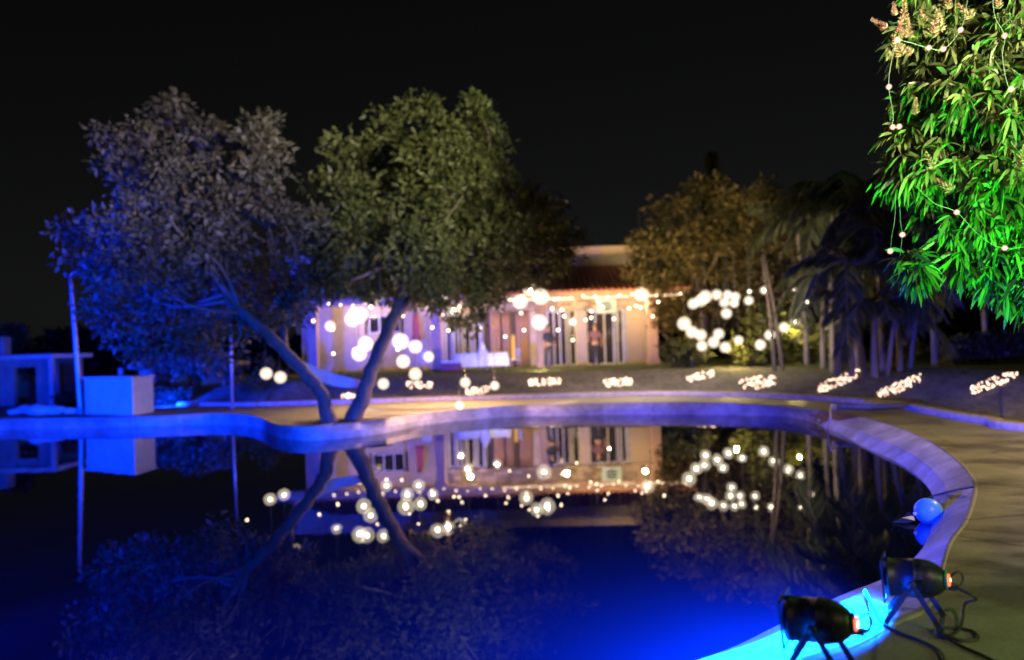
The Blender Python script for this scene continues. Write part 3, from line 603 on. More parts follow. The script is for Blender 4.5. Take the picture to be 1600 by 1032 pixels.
# porch furniture
def table(px, d, w_, label, m='tcloth'):
    e = empty('table', (HX(px, d), d, .665), label, 'table')
    MB().ext(-w_/2, w_/2, -.35, .35, .70, .745).build('tabletop', M['white'], e)
    for a in (-1, 1):
        for b in (-1, 1): MB().tube([(a*(w_/2-.08), b*.28, 0), (a*(w_/2-.1), b*.27, .7)], .022, 6).build('leg', M['metal'], e)
    r = []
    for z_, ex in ((.757, 0.0), (.745, .03), (.5, .045), (.22, .06)):
        ring = []
        for i in range(40):
            a = 2*math.pi*i/40; sx = math.copysign(min(1, abs(math.cos(a))*1.4), math.cos(a)); sy = math.copysign(min(1, abs(math.sin(a))*1.4), math.sin(a)); wob = (.02*math.sin(i*1.9) if z_ < .7 else 0)
            ring.append(Vector((sx*(w_/2+ex+wob), sy*(.35+ex+wob), z_)))
        r.append(ring)
    lc = MB(); m_ = 40; lc.add([v for q in r for v in q], [(i*m_+k, i*m_+(k+1) % m_, (i+1)*m_+(k+1) % m_, (i+1)*m_+k) for i in range(3) for k in range(m_)]+[tuple(range(m_))], True)
    c = lc.build('tablecloth', M[m]); c.location = e.location; tag(c, label.replace('table', 'cloth covering the table'), 'tablecloth'); return e
table(737, 30.2, 1.3, 'long white table on the porch left of the middle column')
table(775, 30.4, .9, 'small white table next to the tan curtains')
def chair(px, d, rz, label):
    e = empty('chair', (HX(px, d), d, .665), label, 'chair', 'porch chairs', rz)
    MB().ext(-.21, .21, -.21, .21, .43, .46).build('seat', M['white'], e, .01); MB().ext(-.20, .20, .19, .215, .58, .9).build('backrest', M['white'], e, .01)
    for a in (-1, 1):
        MB().tube([(a*.19, -.19, 0), (a*.19, -.19, .43)], .014, 6).build('leg', M['metal'], e); MB().tube([(a*.19, .24, 0), (a*.19, .2, .44), (a*.19, .205, .88)], .014, 6).build('leg', M['metal'], e)
chair(665, 30.4, .4, 'white chair beside the maroon box on the porch'); chair(757, 29.9, 2.8, 'white chair between the two white tables'); chair(802, 30.3, -1.2, 'white chair just right of the small table')
cb = empty('cooler_box', (HX(705, 29.9), 29.9, .665), 'maroon box with pale lid standing left of the long white table', 'box')
MB().ext(-.4, .4, -.25, .25, 0, .4).build('body', M['cooler'], cb, .02); MB().ext(-.42, .42, -.27, .27, .403, .47).build('lid', M['white'], cb, .02)
jug = MB().lathe([(.10, .757), (.12, .80), (.12, 1.05), (.07, 1.12), (.05, 1.2)], 14, Matrix.Translation((HX(753, 30.2), 30.2, .665))).build('water_dispenser', M['tcloth']); tag(jug, 'pale round water jug standing on the long white table', 'jug')

# people
def person(loc, rz, label, shirt, arms, step=.12):
    e = empty('person', loc, label, 'person', None, rz)
    def skin(name, verts, edges, m, root=0, lv=2):
        me = bpy.data.meshes.new(name); me.from_pydata([v[:3] for v in verts], edges, []); me.materials.append(m); o = bpy.data.objects.new(name, me); C.objects.link(o); o.parent = e
        s = o.modifiers.new('skin', 'SKIN'); s.use_smooth_shade = True
        for i, v in enumerate(verts):
            d = me.skin_vertices[0].data[i]; d.radius = (v[3], v[4] if len(v) > 4 else v[3]); d.use_root = (i == root)
        sb = o.modifiers.new('sub', 'SUBSURF'); sb.levels = lv; sb.render_levels = lv; return o
    A = arms; s_ = step
    body = [(0, 0, .94, .12, .09), (0, 0, 1.12, .115, .085), (0, 0, 1.33, .15, .09), (0, .01, 1.45, .07), (0, .0, 1.53, .048), (0, -.02, 1.60, .068), (0, -.01, 1.68, .082), (0, 0, 1.74, .05),
            (.19, 0, 1.40, .048), (A[0][0][0], A[0][0][1], A[0][0][2], .038), (A[0][1][0], A[0][1][1], A[0][1][2], .028), (-.19, 0, 1.40, .048), (A[1][0][0], A[1][0][1], A[1][0][2], .038), (A[1][1][0], A[1][1][1], A[1][1][2], .028),
            (.10, 0, .86, .085), (.11, -s_*.5, .48, .055), (.11, -s_*.2, .09, .04), (.12, -s_-.1, .04, .032), (-.10, 0, .86, .085), (-.11, s_*.5, .48, .055), (-.11, s_, .09, .04), (-.12, s_-.14, .04, .032)]
    ed = [(0, 1), (1, 2), (2, 3), (3, 4), (4, 5), (5, 6), (6, 7), (2, 8), (8, 9), (9, 10), (2, 11), (11, 12), (12, 13), (0, 14), (14, 15), (15, 16), (16, 17), (0, 18), (18, 19), (19, 20), (20, 21)]
    skin('body', body, ed, M['skin'])
    idx = [1, 2, 3, 8, 9, 11, 12]; sv = [(*body[i][:3], body[i][3]+.018, (body[i][4] if len(body[i]) > 4 else body[i][3])+.018) for i in idx]
    sv[0] = (0, 0, 1.0, .145, .115); skin('shirt', sv, [(0, 1), (1, 2), (1, 3), (3, 4), (1, 5), (5, 6)], M[shirt])
    idx = [0, 14, 15, 16, 18, 19, 20]; tv = [(*body[i][:3], body[i][3]+.02, (body[i][4] if len(body[i]) > 4 else body[i][3])+.02) for i in idx]
    skin('trousers', tv, [(0, 1), (1, 2), (2, 3), (0, 4), (4, 5), (5, 6)], M['navy'])
    MB().sphere((0, .02, 1.70), .098, 12, 8, (.95, 1, .85)).build('hair', M['hair'], e)
    for k in (17, 21): MB().sphere((body[k][0], body[k][1]+.03, .045), .05, 10, 6, (.9, 2.1, .8)).build('shoe', M['shoe'], e)
    for a in (0, 1):
        h = Vector(A[a][1])
        hm = MB(); dn = (h-Vector(A[a][0])).normalized(); sd = dn.orthogonal().normalized()
        for f in range(4): hm.tube([h+sd*(f-1.5)*.018, h+sd*(f-1.5)*.02+dn*.06, h+sd*(f-1.5)*.02+dn*.1], [.011, .009, .007], 5)
        hm.tube([h+sd*.03, h+sd*.055+dn*.04], [.011, .008], 5); hm.build('hand', M['skin'], e)
    for s in (-1, 1): MB().sphere((s*.03, -.085, 1.66), .011, 6, 5).build('eye', M['white'], e)
    MB().sphere((0, -.1, 1.635), .016, 6, 5, (.8, 1.2, 1.3)).build('nose', M['skin'], e)
    return e
person((HX(857, 29.6), 29.6, .70), .5, 'person in dark clothes standing beside the middle house column', 'navy', [[(.24, -.03, 1.13), (.2, -.2, .98)], [(-.24, -.02, 1.13), (-.22, -.1, .88)]])
person((HX(930, 29.8), 29.8, .70), -.3, 'person in mauve shirt and dark trousers walking in front of the porch windows', 'shirt', [[(.27, .04, 1.13), (.28, -.08, .9)], [(-.27, -.05, 1.13), (-.2, -.26, 1.08)]], .2)

# ------------------------------------------------------------------ left side of the pool
A = G(133, 647); B = G(208, 649.5); D = G(241, 644); u = (B-A); v = (D-B); H_ = 1.07
wb = empty('white_block', A, 'low white masonry block lit blue beside the lamp post', 'masonry block')
bb = MB(); q = [Vector((0, 0, 0)), u, u+v, v]; bb.add(q+[p+Vector((0, 0, H_)) for p in q], [(3, 2, 1, 0), (4, 5, 6, 7), (0, 1, 5, 4), (1, 2, 6, 5), (2, 3, 7, 6), (3, 0, 4, 7)]).build('block', M['blockw'], wb, .02)
cap_ = MB(); cc = (q[0]+q[2])/2; qq = [p+(p-cc).normalized()*.05 for p in q]; cap_.add([p+Vector((0, 0, H_+.002)) for p in qq]+[p+Vector((0, 0, H_+.07)) for p in qq], [(3, 2, 1, 0), (4, 5, 6, 7), (0, 1, 5, 4), (1, 2, 6, 5), (2, 3, 7, 6), (3, 0, 4, 7)]).build('cap', M['blockw'], wb, .01)
lp = empty('lamp_post', G(127, 646), 'thin leaning metal lamp post with short curved arm behind the pool', 'lamp post'); b = lp.location; t_ = P(110, 432, b.y)-b
MB().tube(spline([(0, 0, -.05), t_*.5, t_], 5), list(np.linspace(.1, .05, 11)), 10).build('pole', M['metal'], lp)
MB().tube(spline([t_, t_+Vector((.04, 0, .08)), t_+Vector((.16, 0, .12)), t_+Vector((.32, 0, .11))], 4), .03, 8).build('arm', M['metal'], lp)
MB().lathe([(.02, .08), (.06, .05), (.10, 0), (.09, -.03)], 12, Matrix.Translation(t_+Vector((.36, 0, .06)))).build('lamp_head', M['metal'], lp)
MB().lathe([(.16, -.01), (.16, .03), (.07, .05)], 12).build('base', M['metal'], lp)
p2 = G(363, 640); o = MB().tube([p2, P(360, 480, p2.y)], [.05, .035], 8).build('garden_pole', M['metal']); tag(o, 'thin straight pole rising in front of the round dark bush', 'pole')
# shed
SH = empty('shed', (-18.7, 28.3, 0), 'low flat-roofed shed with dark opening at the far left', 'shed')
MB().ext(-2.6, -.4, 0, .2, 0, 1.75).build('wall', M['slab'], SH); MB().ext(.45, 1.05, 0, .2, 0, 1.75).build('wall', M['slab'], SH); MB().ext(-2.6, 1.05, 1.9, 2.1, 0, 1.75).build('back_wall', M['slab'], SH)
MB().ext(-2.9, 1.35, -.35, 2.3, 1.75, 1.92).build('roof', M['blockw'], SH, .01); MB().ext(-1.35, -.95, .3, .7, 1.92, 2.65).build('chimney', M['slab'], SH, .01)
MB().ext(1.06, 1.22, -.2, -.04, 0, 1.75).build('post', M['blockw'], SH); MB().ext(-.4, .45, .08, .12, 1.45, 1.75).build('lintel', M['slab'], SH)
for i, (px, py, r) in enumerate(((40, 640, .28), (62, 642, .34), (85, 641, .3), (112, 640, .2), (26, 641, .2))):
    c = G(px, py+6); mb = MB().sphere((0, 0, 0), r, 12, 8, (1.3, .8, .55)); mb.v = [tuple(Vector(v)*(1+.14*math.sin(v[0]*11+v[2]*9+i))) for v in mb.v]; o = mb.build('boulder', M['blockw']); o.location = c+Vector((0, 0, r*.4))
    tag(o, ['blue-lit boulder, second from the left by the shed', 'largest blue-lit boulder in front of the shed', 'blue-lit boulder right of the largest one', 'small round boulder against the lamp post foot', 'small boulder at the left end of the boulder row'][i], 'boulder', 'boulders in front of the shed')
# pale cabin
cb = empty('cabin', (-12.7, 28.5, 0), 'small pale cabin with dark doorways behind the blue-lit shrubs', 'cabin')
for a, b_ in ((-1.7, -1.1), (-.5, .1), (.7, 1.5)): MB().ext(a, b_, 0, .2, 0, 1.25).build('wall', M['blockw'], cb)
MB().ext(-1.7, 1.5, 1.8, 2, 0, 1.25).build('back_wall', M['slab'], cb); MB().ext(-2, 1.8, -.3, 2.2, 1.25, 1.4).build('roof', M['wall'], cb, .01)
for a, b_ in ((-1.1, -.5), (.1, .7)): f = MB().ext(a+.03, b_-.03, .1, .14, 0, 1.2).build('door', M['pink'], cb); MB().sphere((b_-.1, .08, .6), .025, 8, 6).build('handle', M['metal'], f)
MB().ext(-2.35, -2.2, -.3, -.15, 0, 1.3).build('post', M['blockw'], cb)

# ------------------------------------------------------------------ things round the trees
rng_ = MB(); ctr = (b1+b2)/2+Vector((0, .1, 0)); N_ = 40
ring = [ctr+Vector((math.cos(a)*1.15*(1+.12*math.sin(3*a)), math.sin(a)*.42*(1+.1*math.cos(2*a)), 0)) for a in [2*math.pi*i/N_ for i in range(N_)]]
rng_.add([p+Vector((0, 0, .012)) for p in ring]+[ctr+(p-ctr)*.6+Vector((0, 0, .05)) for p in ring]+[ctr+Vector((0, 0, .06))], [(i, (i+1) % N_, N_+(i+1) % N_, N_+i) for i in range(N_)]+[(N_+i, N_+(i+1) % N_, 2*N_) for i in range(N_)], True).build('soil', M['soil'])
tag(bpy.data.objects['soil'], kind='structure')
hm = []
for k in range(15):
    t = k/14; c = Vector(P(452+115*t, 562+38*t-8*math.sin(math.pi*t)*0+9*math.sin(math.pi*t), 18.4)); w_ = .05+.13*math.sin(math.pi*t)**.5*(1-.25*t); hm.append((c, w_))
rows = [[c+Vector((0, .25*s*ww, abs(s)*ww-.0)) if s >= 0 else c+Vector((0, .25*s*ww, -abs(s)*ww)) for c, ww in hm] for s in (-1, -.5, 0, .5, 1)]
o = strip(rows).build('cloth_sling', M['cloth']); o.modifiers.new('s', 'SOLIDIFY').thickness = .012; tag(o, 'pale cloth sling strung between the two leaning trunks', 'hammock')
g = G(470, 624); o = MB().tube([g, g+Vector((.02, 0, .36))], [.09, .08], 10).build('bollard', M['slab']); tag(o, 'short round post behind the leaning trunks at the bank foot', 'bollard')
# pipes by the far right rim
a = G(1303, 645); b = G(1425, 640)
pp = empty('drain_pipe', a, 'dark pipe lying across the deck from kerb to pool edge', 'pipe')
MB().tube([Vector((0, 0, .12)), (b-a)*.5+Vector((0, 0, .09)), (b-a)+Vector((0, 0, .1))], .06, 10).build('pipe', M['pipe'], pp); MB().lathe([(.075, -.04), (.08, 0), (.075, .04)], 12, Matrix.Translation((0, 0, .12)) @ Matrix.Rotation(math.pi/2, 4, 'Y')).build('collar', M['metal'], pp)
wp = [a+Vector((-.0, -.02, .14)), a+Vector((-.12, -.12, .13)), G(1298, 655)+Vector((0, 0, .05)), G(1295, 664, -.13)+Vector((0, 0, .05)), G(1293, 672, WZ)+Vector((0, 0, .02))]
o = MB().tube(spline(wp, 5), .014, 8).build('outlet_hose', M['wpipe']); tag(o, 'thin white hose bending from the pipe end down into the water', 'hose')
# rusty stain patch on the rim below the hose: 4 mm skin of sediment following the slope
i0 = 19*6; st_ = []
for t, z_ in ((.02, .0), (.3, -.06), (.58, -.135), (.6, -.142), (.66, -.145), (.68, -.165), (.995, WZ)):
    st_.append([Vector((TOP[k].x*(1-t)+WAT[k].x*t, TOP[k].y*(1-t)+WAT[k].y*t, z_+.02)) for k in range(i0-3-int(t*5), i0+3-int(t*2))])
strip([r_[:6] for r_ in st_]).build('silt_patch', M['stain']); tag(bpy.data.objects['silt_patch'], kind='structure')

# ball float
bc = G(1451, 817, WZ); bc.z = WZ+.125
bl = empty('floating_ball', bc, 'blue-lit round ball floating against the pool wall', 'ball')
MB().sphere((0, 0, 0), .138, 32, 20).build('shell', M['ball'], bl); MB().lathe([(.02, 0), (.018, .03), (.008, .035)], 10, Matrix.Rotation(math.radians(-100), 4, 'Y') @ Matrix.Translation((0, 0, .13))).build('valve', M['wpipe'], bl)
fw = MB().add([(-.145, 0, -.10), (-.15, .02, -.05), (-.16, .08, -.02), (-.26, .04, -.07), (-.38, .02, -.115), (-.24, -.02, -.118)], [(0, 1, 3, 5), (1, 2, 3), (3, 4, 5), (2, 3, 0)]); o = fw.build('plastic_scrap', M['film']); o.location = bc; o.modifiers.new('s', 'SOLIDIFY').thickness = .004; tag(o, 'crumpled pointed scrap of dark film floating beside the ball', 'litter')
o = MB().tube(spline([G(1454, 779, WZ)+Vector((0, 0, .02)), G(1484, 772, -.14)+Vector((0, 0, .03)), G(1521, 764, .05)+Vector((0, 0, .02))], 6), .012, 6).build('mooring_cord', M['wire']); tag(o, 'dark cord lying up the pool wall above the ball', 'cord')

# ------------------------------------------------------------------ stage lights
def par_can(loc, label, cut=None):
    e = empty('stage_light', (loc.x, loc.y, 0), label, 'stage light', 'blue stage lights on the pool edge'); zc = loc.z
    Rm = FD.to_track_quat('Z', 'Y').to_matrix().to_4x4(); X = Matrix.Translation((0, 0, zc)) @ Rm
    S = .112
    bd = MB().lathe([(.05, -.163), (.062, -.160), (.072, -.150), (.090, -.125), (.104, -.095), (S-.002, -.07), (S, -.055)]+[(S+dr, -.052+.008*k_+dz) for k_ in range(4) for dr, dz in ((0, 0), (.004, .001), (.004, .003), (0, .004))]+[(S, -.02), (S+.004, -.018), (S+.004, -.006), (S, -.004), (S, .12), (S+.006, .123), (S+.006, .130), (S, .132), (S, .150), (S-.006, .150), (S-.006, .13), (.02, .125)], 36, X, cap=True).build('housing', M['black'], e)
    hood = MB(); n2 = 18
    for k in range(n2+1):
        a = math.pi*(1.05+.9*k/n2)
    MB().lathe([(.108, .126), (.106, .132), (.02, .134)], 30, X).build('lens', M['lens'], e)
    # square colour frame and barn flap at the mouth
    fr_ = MB()
    for ang in range(4):
        Q = X @ Matrix.Rotation(ang*math.pi/2, 4, 'Z'); fr_.box((0, .118, .156), (.25, .016, .010), Q)
    fr_.build('colour_frame', M['black'], e)
    for k in range(3):
        Q = X @ Matrix.Rotation(math.radians(50+k*24), 4, 'Z'); MB().box((0, S+.003, .08), (.018, .006, .05), Q).build('vent', M['blackmatte'], e)
    # rear plate with knob, indicator and socket
    MB().lathe([(.056, -.164), (.058, -.176), (.050, -.180)], 20, X).build('rear_plate', M['green'] if loc.x > 1.8 else M['black'], e)
    MB().box((0, 0, -.186), (.070, .056, .012), X).build('indicator', M['led'], e, .004)
    MB().box((.004, .002, -.194), (.022, .018, .006), X).build('indicator_light', M['ledc'], e, .003)
    MB().box((0, -.040, -.198), (.04, .03, .045), X).build('plug', M['rubber'], e, .004)
    side = Vector((FD.y, -FD.x, 0)).normalized()       # camera side
    fw_ = Vector((FD.x, FD.y, 0)).normalized()
    for sgn, name in ((1, 'front'), (-1, 'rear')):
        yb = MB(); arms_ = []
        for s in (1, -1):
            pv = side*s*.142+Vector((0, 0, zc)); ft = side*s*.15+fw_*sgn*.15+Vector((0, 0, .006)); d_ = (ft-pv); L_ = d_.length; zq = d_.normalized(); xq = side; yq = zq.cross(xq).normalized()
            Q = Matrix((( *xq, 0), (*yq, 0), (*zq, 0), (0, 0, 0, 1))).transposed(); Q.translation = pv
            yb.box((sgn*s*.003, 0, L_/2), (.005, .030, L_), Q); arms_.append(ft)
        yb.tube([arms_[0]+Vector((0, 0, .006)), arms_[1]+Vector((0, 0, .006))], .007, 6); yb.build('yoke', M['blackmatte'], e)
    for s in (1, -1):
        Q = Matrix.Translation(side*s*.13+Vector((0, 0, zc))) @ (side*s).to_track_quat('Z', 'Y').to_matrix().to_4x4()
        MB().lathe([(.012, -.01), (.012, .015), (.024, .016), (.026, .03), (.02, .036)], 12, Q).build('knob', M['blackmatte'], e)
    pig = X @ Vector((0, 0, -.175)); cq = [pig+Vector((.02, 0, .02)), pig+Vector((.06, -.01, .05)), pig+Vector((.09, -.01, .02)), pig+Vector((.07, -.01, -.03)), pig+Vector((.03, -.0, -.02))]
    MB().tube(spline(cq, 5), .006, 6).build('safety_loop', M['rubber'], e)
    return X
X1 = par_can(FIX[0], 'black cylindrical stage light nearest the camera, cut by the lower edge')
X2 = par_can(FIX[1], 'black stage light with green back plate, behind the nearest one')
e1 = Vector((FIX[1].x, FIX[1].y, 0))+(X2 @ Vector((0, -.04, -.215))); zz = Vector((0, 0, .012))
o = MB().tube(spline([e1, e1+Vector((.09, -.05, -.05)), G(1508, 960)+zz+Vector((0, 0, .05)), G(1500, 985)+zz, G(1475, 1000)+zz, G(1463, 993)+zz*2, G(1485, 984)+zz, G(1520, 990)+zz, G(1527, 1002)+zz, G(1500, 1004)+zz, G(1466, 996)+zz*2.2, G(1500, 1012)+zz, G(1540, 1030)+zz, G(1600, 1060)+zz], 7), .009, 8).build('power_cable', M['rubber']); tag(o, 'black cable looping over the deck behind the green-backed stage light', 'cable')
e0 = Vector((FIX[0].x, FIX[0].y, 0))+(X1 @ Vector((0, -.04, -.215)))
o = MB().tube(spline([e0, e0+Vector((.06, .05, .02)), G(1352, 955)+Vector((0, 0, .13)), G(1372, 975)+zz*3, G(1400, 990)+zz, G(1440, 1006)+zz, G(1470, 1024)+zz, G(1480, 1060)+zz], 7), .009, 8).build('power_cable', M['rubber']); tag(o, 'black cable running from the nearest stage light over the deck', 'cable')

# ------------------------------------------------------------------ hanging bulbs, each inside an added bokeh sphere
R1 = .5
shell_me = MB().sphere((0, 0, 0), 1, 24, 14).mesh('bokeh', M['shell']); core_me = MB().sphere((0, 0, 0), 1, 12, 8).mesh('core', M['core'])  # glowing sphere modelled in place of each small bulb's lens blur
cap_me = MB().lathe([(.35, .9), (.38, 1.02), (.25, 1.25), (.1, 1.35)], 10).mesh('cap', M['wire']); cord_me = MB().tube([(0, 0, 0), (0, 0, 1)], .006, 5).mesh('cord', M['wire'])
LIT = {(718, 634): 110, (727, 598): 130, (773, 603): 130, (845, 464): 120}
def bokeh(px, py, r, d, label, group, up=None):
    if (px, py) in LIT: point('bulb_and_fill_light', P(px, py, d)-Vector((0, .6*1.1*r*d/FPX, 0)), LIT[(px, py)], (1, .56, .30), .03)
    p = P(px, py, d); R = 1.18*r*d/FPX; e = empty('hanging_bokeh', p, label, 'globe light', group)
    inst('bokeh', shell_me, e, sc=R); inst('bulb', core_me, e, sc=R*.32); inst('cap', cap_me, e, sc=R*.5); L_ = max(.4, (up or 3.2)); inst('cord', cord_me, e, (0, 0, R), sc=(1, 1, L_))
GL = [(451, 479, 5, 20, 'smallest globe high on the left, inside the left tree crown'), (416, 584, 8, 17.9, 'left globe of the low pair beside the round dark bush'), (438, 590, 8, 17.9, 'right globe of the low pair beside the round dark bush'),
 (516, 510, 7, 19.5, 'lone globe between the left crown and the big cluster'), (588, 463, 9, 22.4, 'highest globe left of the thick slanting trunk'), (551, 499, 10, 19.5, 'lower left globe of the merged cluster left of the trunk'), (563, 493, 10, 19.8, 'right globe of the merged cluster left of the trunk'), (554, 490, 8, 20.2, 'upper globe of the merged cluster left of the trunk'),
 (571, 538, 10, 18.7, 'upper globe of the touching pair against the slanting trunk'), (561, 553, 10, 18.7, 'lower globe of the touching pair against the slanting trunk'), (626, 534, 11, 19.8, 'biggest globe right of the slanting trunk, upper left of its group'), (649, 542, 9, 19.4, 'globe touching the biggest one right of the slanting trunk'),
 (630, 565, 9, 18.8, 'globe just under the biggest one right of the trunk'), (670, 558, 7, 19.2, 'smaller globe at the right end of the group right of the trunk'), (649, 585, 8.5, 18.3, 'lowest globe of the group right of the trunk'), (599, 600, 7.5, 17.5, 'low globe just right of the slanting trunk above the bank'),
 (672, 475, 9.5, 21.5, 'left globe of the row of three under the olive crown'), (690, 472, 9, 22, 'middle globe of the row of three under the olive crown'), (708, 486, 9.5, 21, 'right globe of the row of three under the olive crown'),
 (727, 598, 7, 18.9, 'low globe over a light net, left of its neighbour'), (773, 603, 6, 18.9, 'small low globe in front of the bank, right of its neighbour'), (718, 634, 5.5, 17.9, 'lowest globe of all, hanging in front of the kerb'),
 (828, 453, 9, 27, 'top globe of the trio left of the middle eave'), (813, 472, 9.5, 27, 'left globe of the trio left of the middle eave'), (845, 464, 10.5, 26, 'biggest globe of the trio left of the middle eave'), (843, 504, 10, 28, 'globe hanging below the trio near the middle column'), (1002, 460, 9, 30, 'lone globe in front of the right eave')]
for x, y, r, d, l in GL: bokeh(x, y, r, d, l, 'bulbs built as bokeh discs, hanging from the leaning trees')
GR = [(1069, 506, 9, 'leftmost globe of the lower right-hand string'), (1081, 519, 8, 'second globe from the left in the lower string'), (1095, 524, 7.5, 'third globe from the left in the lower string'), (1097, 541, 7, 'lower left globe of the bottom four beside the brown tree'), (1115, 535, 7.5, 'centre globe of the bottom four beside the brown tree'), (1123, 522, 7, 'upper globe of the bottom four beside the brown tree'), (1133, 543, 7, 'lower right globe of the bottom four beside the brown tree'),
 (1154, 532, 6, 'lone globe between the brown tree and the pale trunk'), (1188, 539, 7, 'globe at the bottom of the rising curve before the shrubs'), (1203, 524, 7, 'second globe up the rising curve before the shrubs'), (1225, 512, 6.5, 'third globe up the rising curve before the shrubs'), (1243, 503, 6, 'topmost globe of the rising curve by the palms'),
 (1135, 490, 7, 'globe hanging below the upper row beside the brown tree'), (1083, 475, 7, 'leftmost globe of the upper row'), (1095, 470, 8, 'second globe of the upper row, touching the first'), (1102, 464, 8.5, 'largest globe in the merged upper row'), (1120, 461, 7, 'globe standing alone in the middle of the upper row'), (1137, 461, 6, 'top left globe of the small square in the upper row'), (1149, 464, 6, 'top right globe of the small square in the upper row'), (1147, 474, 6, 'bottom right globe of the small square in the upper row'), (1132, 473, 6.5, 'bottom left globe of the small square in the upper row'),
 (1170, 470, 6, 'globe right of the small square in the upper row'), (1194, 454, 5, 'small globe high before the olive tree'), (1240, 452, 3.2, 'faint tiny globe high beside the palms'), (1261, 472, 3, 'faint tiny globe right of the rising curve'), (1171, 456, 3, 'faint tiny globe above the upper row')]
for i, (x, y, r, l) in enumerate(GR): bokeh(x, y, r, 24.2+.3*math.sin(i), l, 'bulbs built as bokeh discs, hanging before the grove on the right', 1.8)
tiny = MB().sphere((0, 0, 0), .04, 10, 7).mesh('bulb', M['tinycore'])
REF = [(794, 778), (790, 786), (823, 771), (815, 791), (827, 797), (841, 807), (857, 797), (872, 775), (887, 772), (890, 762), (877, 789), (923, 754), (932, 757), (933, 767), (951, 772), (945, 782), (967, 753), (992, 768), (1003, 771), (1010, 768), (1038, 775), (1028, 753), (901, 724), (796, 736), (826, 744), (879, 741),
       (527, 751), (561, 755), (528, 789), (499, 804), (590, 820), (604, 750), (628, 751), (709, 776), (717, 777), (722, 786), (759, 775), (701, 800), (728, 812), (714, 820), (684, 782), (639, 803), (654, 820), (386, 813)]
for i, (x, y) in enumerate(REF):
    d = 25.5 if x > 780 else 22.5
    xd, dz = ray(x, y); z = dz*d-2*abs(WZ)-CAMZ      # where the mirrored light really hangs
    e = empty('small_bulb', (xd*d, d, z), 'tiny warm bulb hanging on a thin cord between the trees and the house', 'light bulb', 'tiny bulbs hanging in front of the house'); inst('bulb', tiny, e); inst('cord', cord_me, e, (0, 0, .04), sc=(.6, .6, 2.2))

# ------------------------------------------------------------------ net lights on the bank
nb = MB().sphere((0, 0, 0), .03, 6, 4)
def bank_hit(px, py):
    best = None
    for i in range(n-1):
        for t in (0, .1, .2, .3, .4, .5, .6, .7, .8, .9, 1):
            p = bank_pt(i, t, False); xd = p.x/p.y if p.y > 1 else 9; zd = (CAMZ-p.z)/p.y if p.y > 1 else 9
            q = ray(px, py); e = (xd-q[0])**2+(zd-q[1])**2*2
            if best is None or e < best[0]: best = (e, i, t)
    return best[1], best[2]
NL = [(545, 621, 22, 8, 0, 'faint light net behind the leaning trunks', 22), (655, 604, 40, 12, 0, 'pale blurred light net left of the two low bokeh discs', 34), (747, 613, 40, 13, .08, 'light net beside the small low globe', 36), (851, 599, 50, 13, .05, 'light net on the bank below the middle column', 50), (967, 600, 46, 16, .05, 'light net below the person in mauve', 52),
      (1095, 590, 44, 13, .22, 'light net high on the bank before the brown tree', 44), (1183, 600, 56, 20, .12, 'wide light net below the pale trunk', 60), (1310, 598, 66, 19, .42, 'slanting light net on the bank below the palms', 62), (1405, 607, 66, 18, .40, 'slanting light net third from the right edge side, nearest the pipe', 62), (1553, 601, 74, 17, .36, 'slanting light net at the far right of the bank', 62)]
NL[8] = (*NL[8][:5], 'slanting light net just above the dark drain pipe', 62)
for px, py, w_, h_, sl2, lab, cnt in NL:
    i, t = bank_hit(px, py); c = bank_pt(i, t); q = ray(px, py)
    e = empty('net_light', c, lab, 'net light', 'light nets laid on the grass bank')
    d = c.y; tx = (bank_pt(min(i+1, n-1), t, False)-bank_pt(max(i-1, 0), t, False)); wires = MB(); mb = MB(); pos = []
    up = bank_pt(i, min(1, t+.1), False)-bank_pt(i, max(0, t-.1), False); dz_per = None
    for k in range(int(cnt*1.45)):
        a = random.uniform(-.5, .5); b_ = random.uniform(-.5, .5)
        xx = px+a*w_; yy = py-a*w_*sl2+b_*h_*(1-abs(a)*.6)
        # drop the bulb on the local plane of the bank
        T0 = c; E1 = tx.normalized(); E2 = up.normalized(); Nn = E1.cross(E2); r_ = ray(xx, yy); D_ = Vector((r_[0], 1, -r_[1])); cam0 = Vector((0, 0, CAMZ))
        tt = (T0-cam0).dot(Nn)/D_.dot(Nn); p = cam0+D_*tt-c+Vector((0, 0, .05))
        if p.length > 4: continue
        s_ = .8+.4*random.random(); mb.sphere(p, .020*s_*d/20, 6, 4); pos.append(p)
    pos.sort(key=lambda p: p.x)
    for k in range(len(pos)-1):
        wires.tube([pos[k]-Vector((0, 0, .03)), (pos[k]+pos[k+1])/2-Vector((0, 0, .06)), pos[k+1]-Vector((0, 0, .03))], .006, 4, False)
    wires.build('wire', M['wire'], e); o = mb.build('bulb', M['pink_core'], e); o['kind'] = 'stuff'

# ------------------------------------------------------------------ near tree on the right
bT = Vector((6.9, 7.4, 0)); NTR = empty('mango_tree', bT, 'near tree on the right with long drooping leaves lit bright green', 'tree')
lobes = [(1430, 60, 38, 7.2), (1500, 70, 60, 7), (1590, 70, 60, 6.6), (1450, 150, 50, 7), (1530, 160, 70, 6.6), (1620, 170, 80, 6.3), (1415, 215, 32, 7), (1440, 270, 45, 6.8), (1410, 270, 28, 7), (1500, 260, 60, 6.7), (1590, 280, 75, 6.4), (1460, 330, 28, 6.9), (1520, 350, 48, 6.6), (1590, 370, 60, 6.5), (1560, 420, 34, 6.6), (1620, 440, 50, 6.4), (1690, 120, 90, 6.2), (1700, 320, 100, 6.2), (1680, -60, 110, 6.5), (1540, -40, 60, 7), (1440, -20, 24, 7.1), (1780, 200, 120, 6.5),
         (1422, 405, 17, 6.6), (1432, 425, 12, 6.5), (1505, 405, 22, 6.6)]
LB = [(P(x, y, d)-bT, r*d/FPX) for x, y, r, d in lobes]
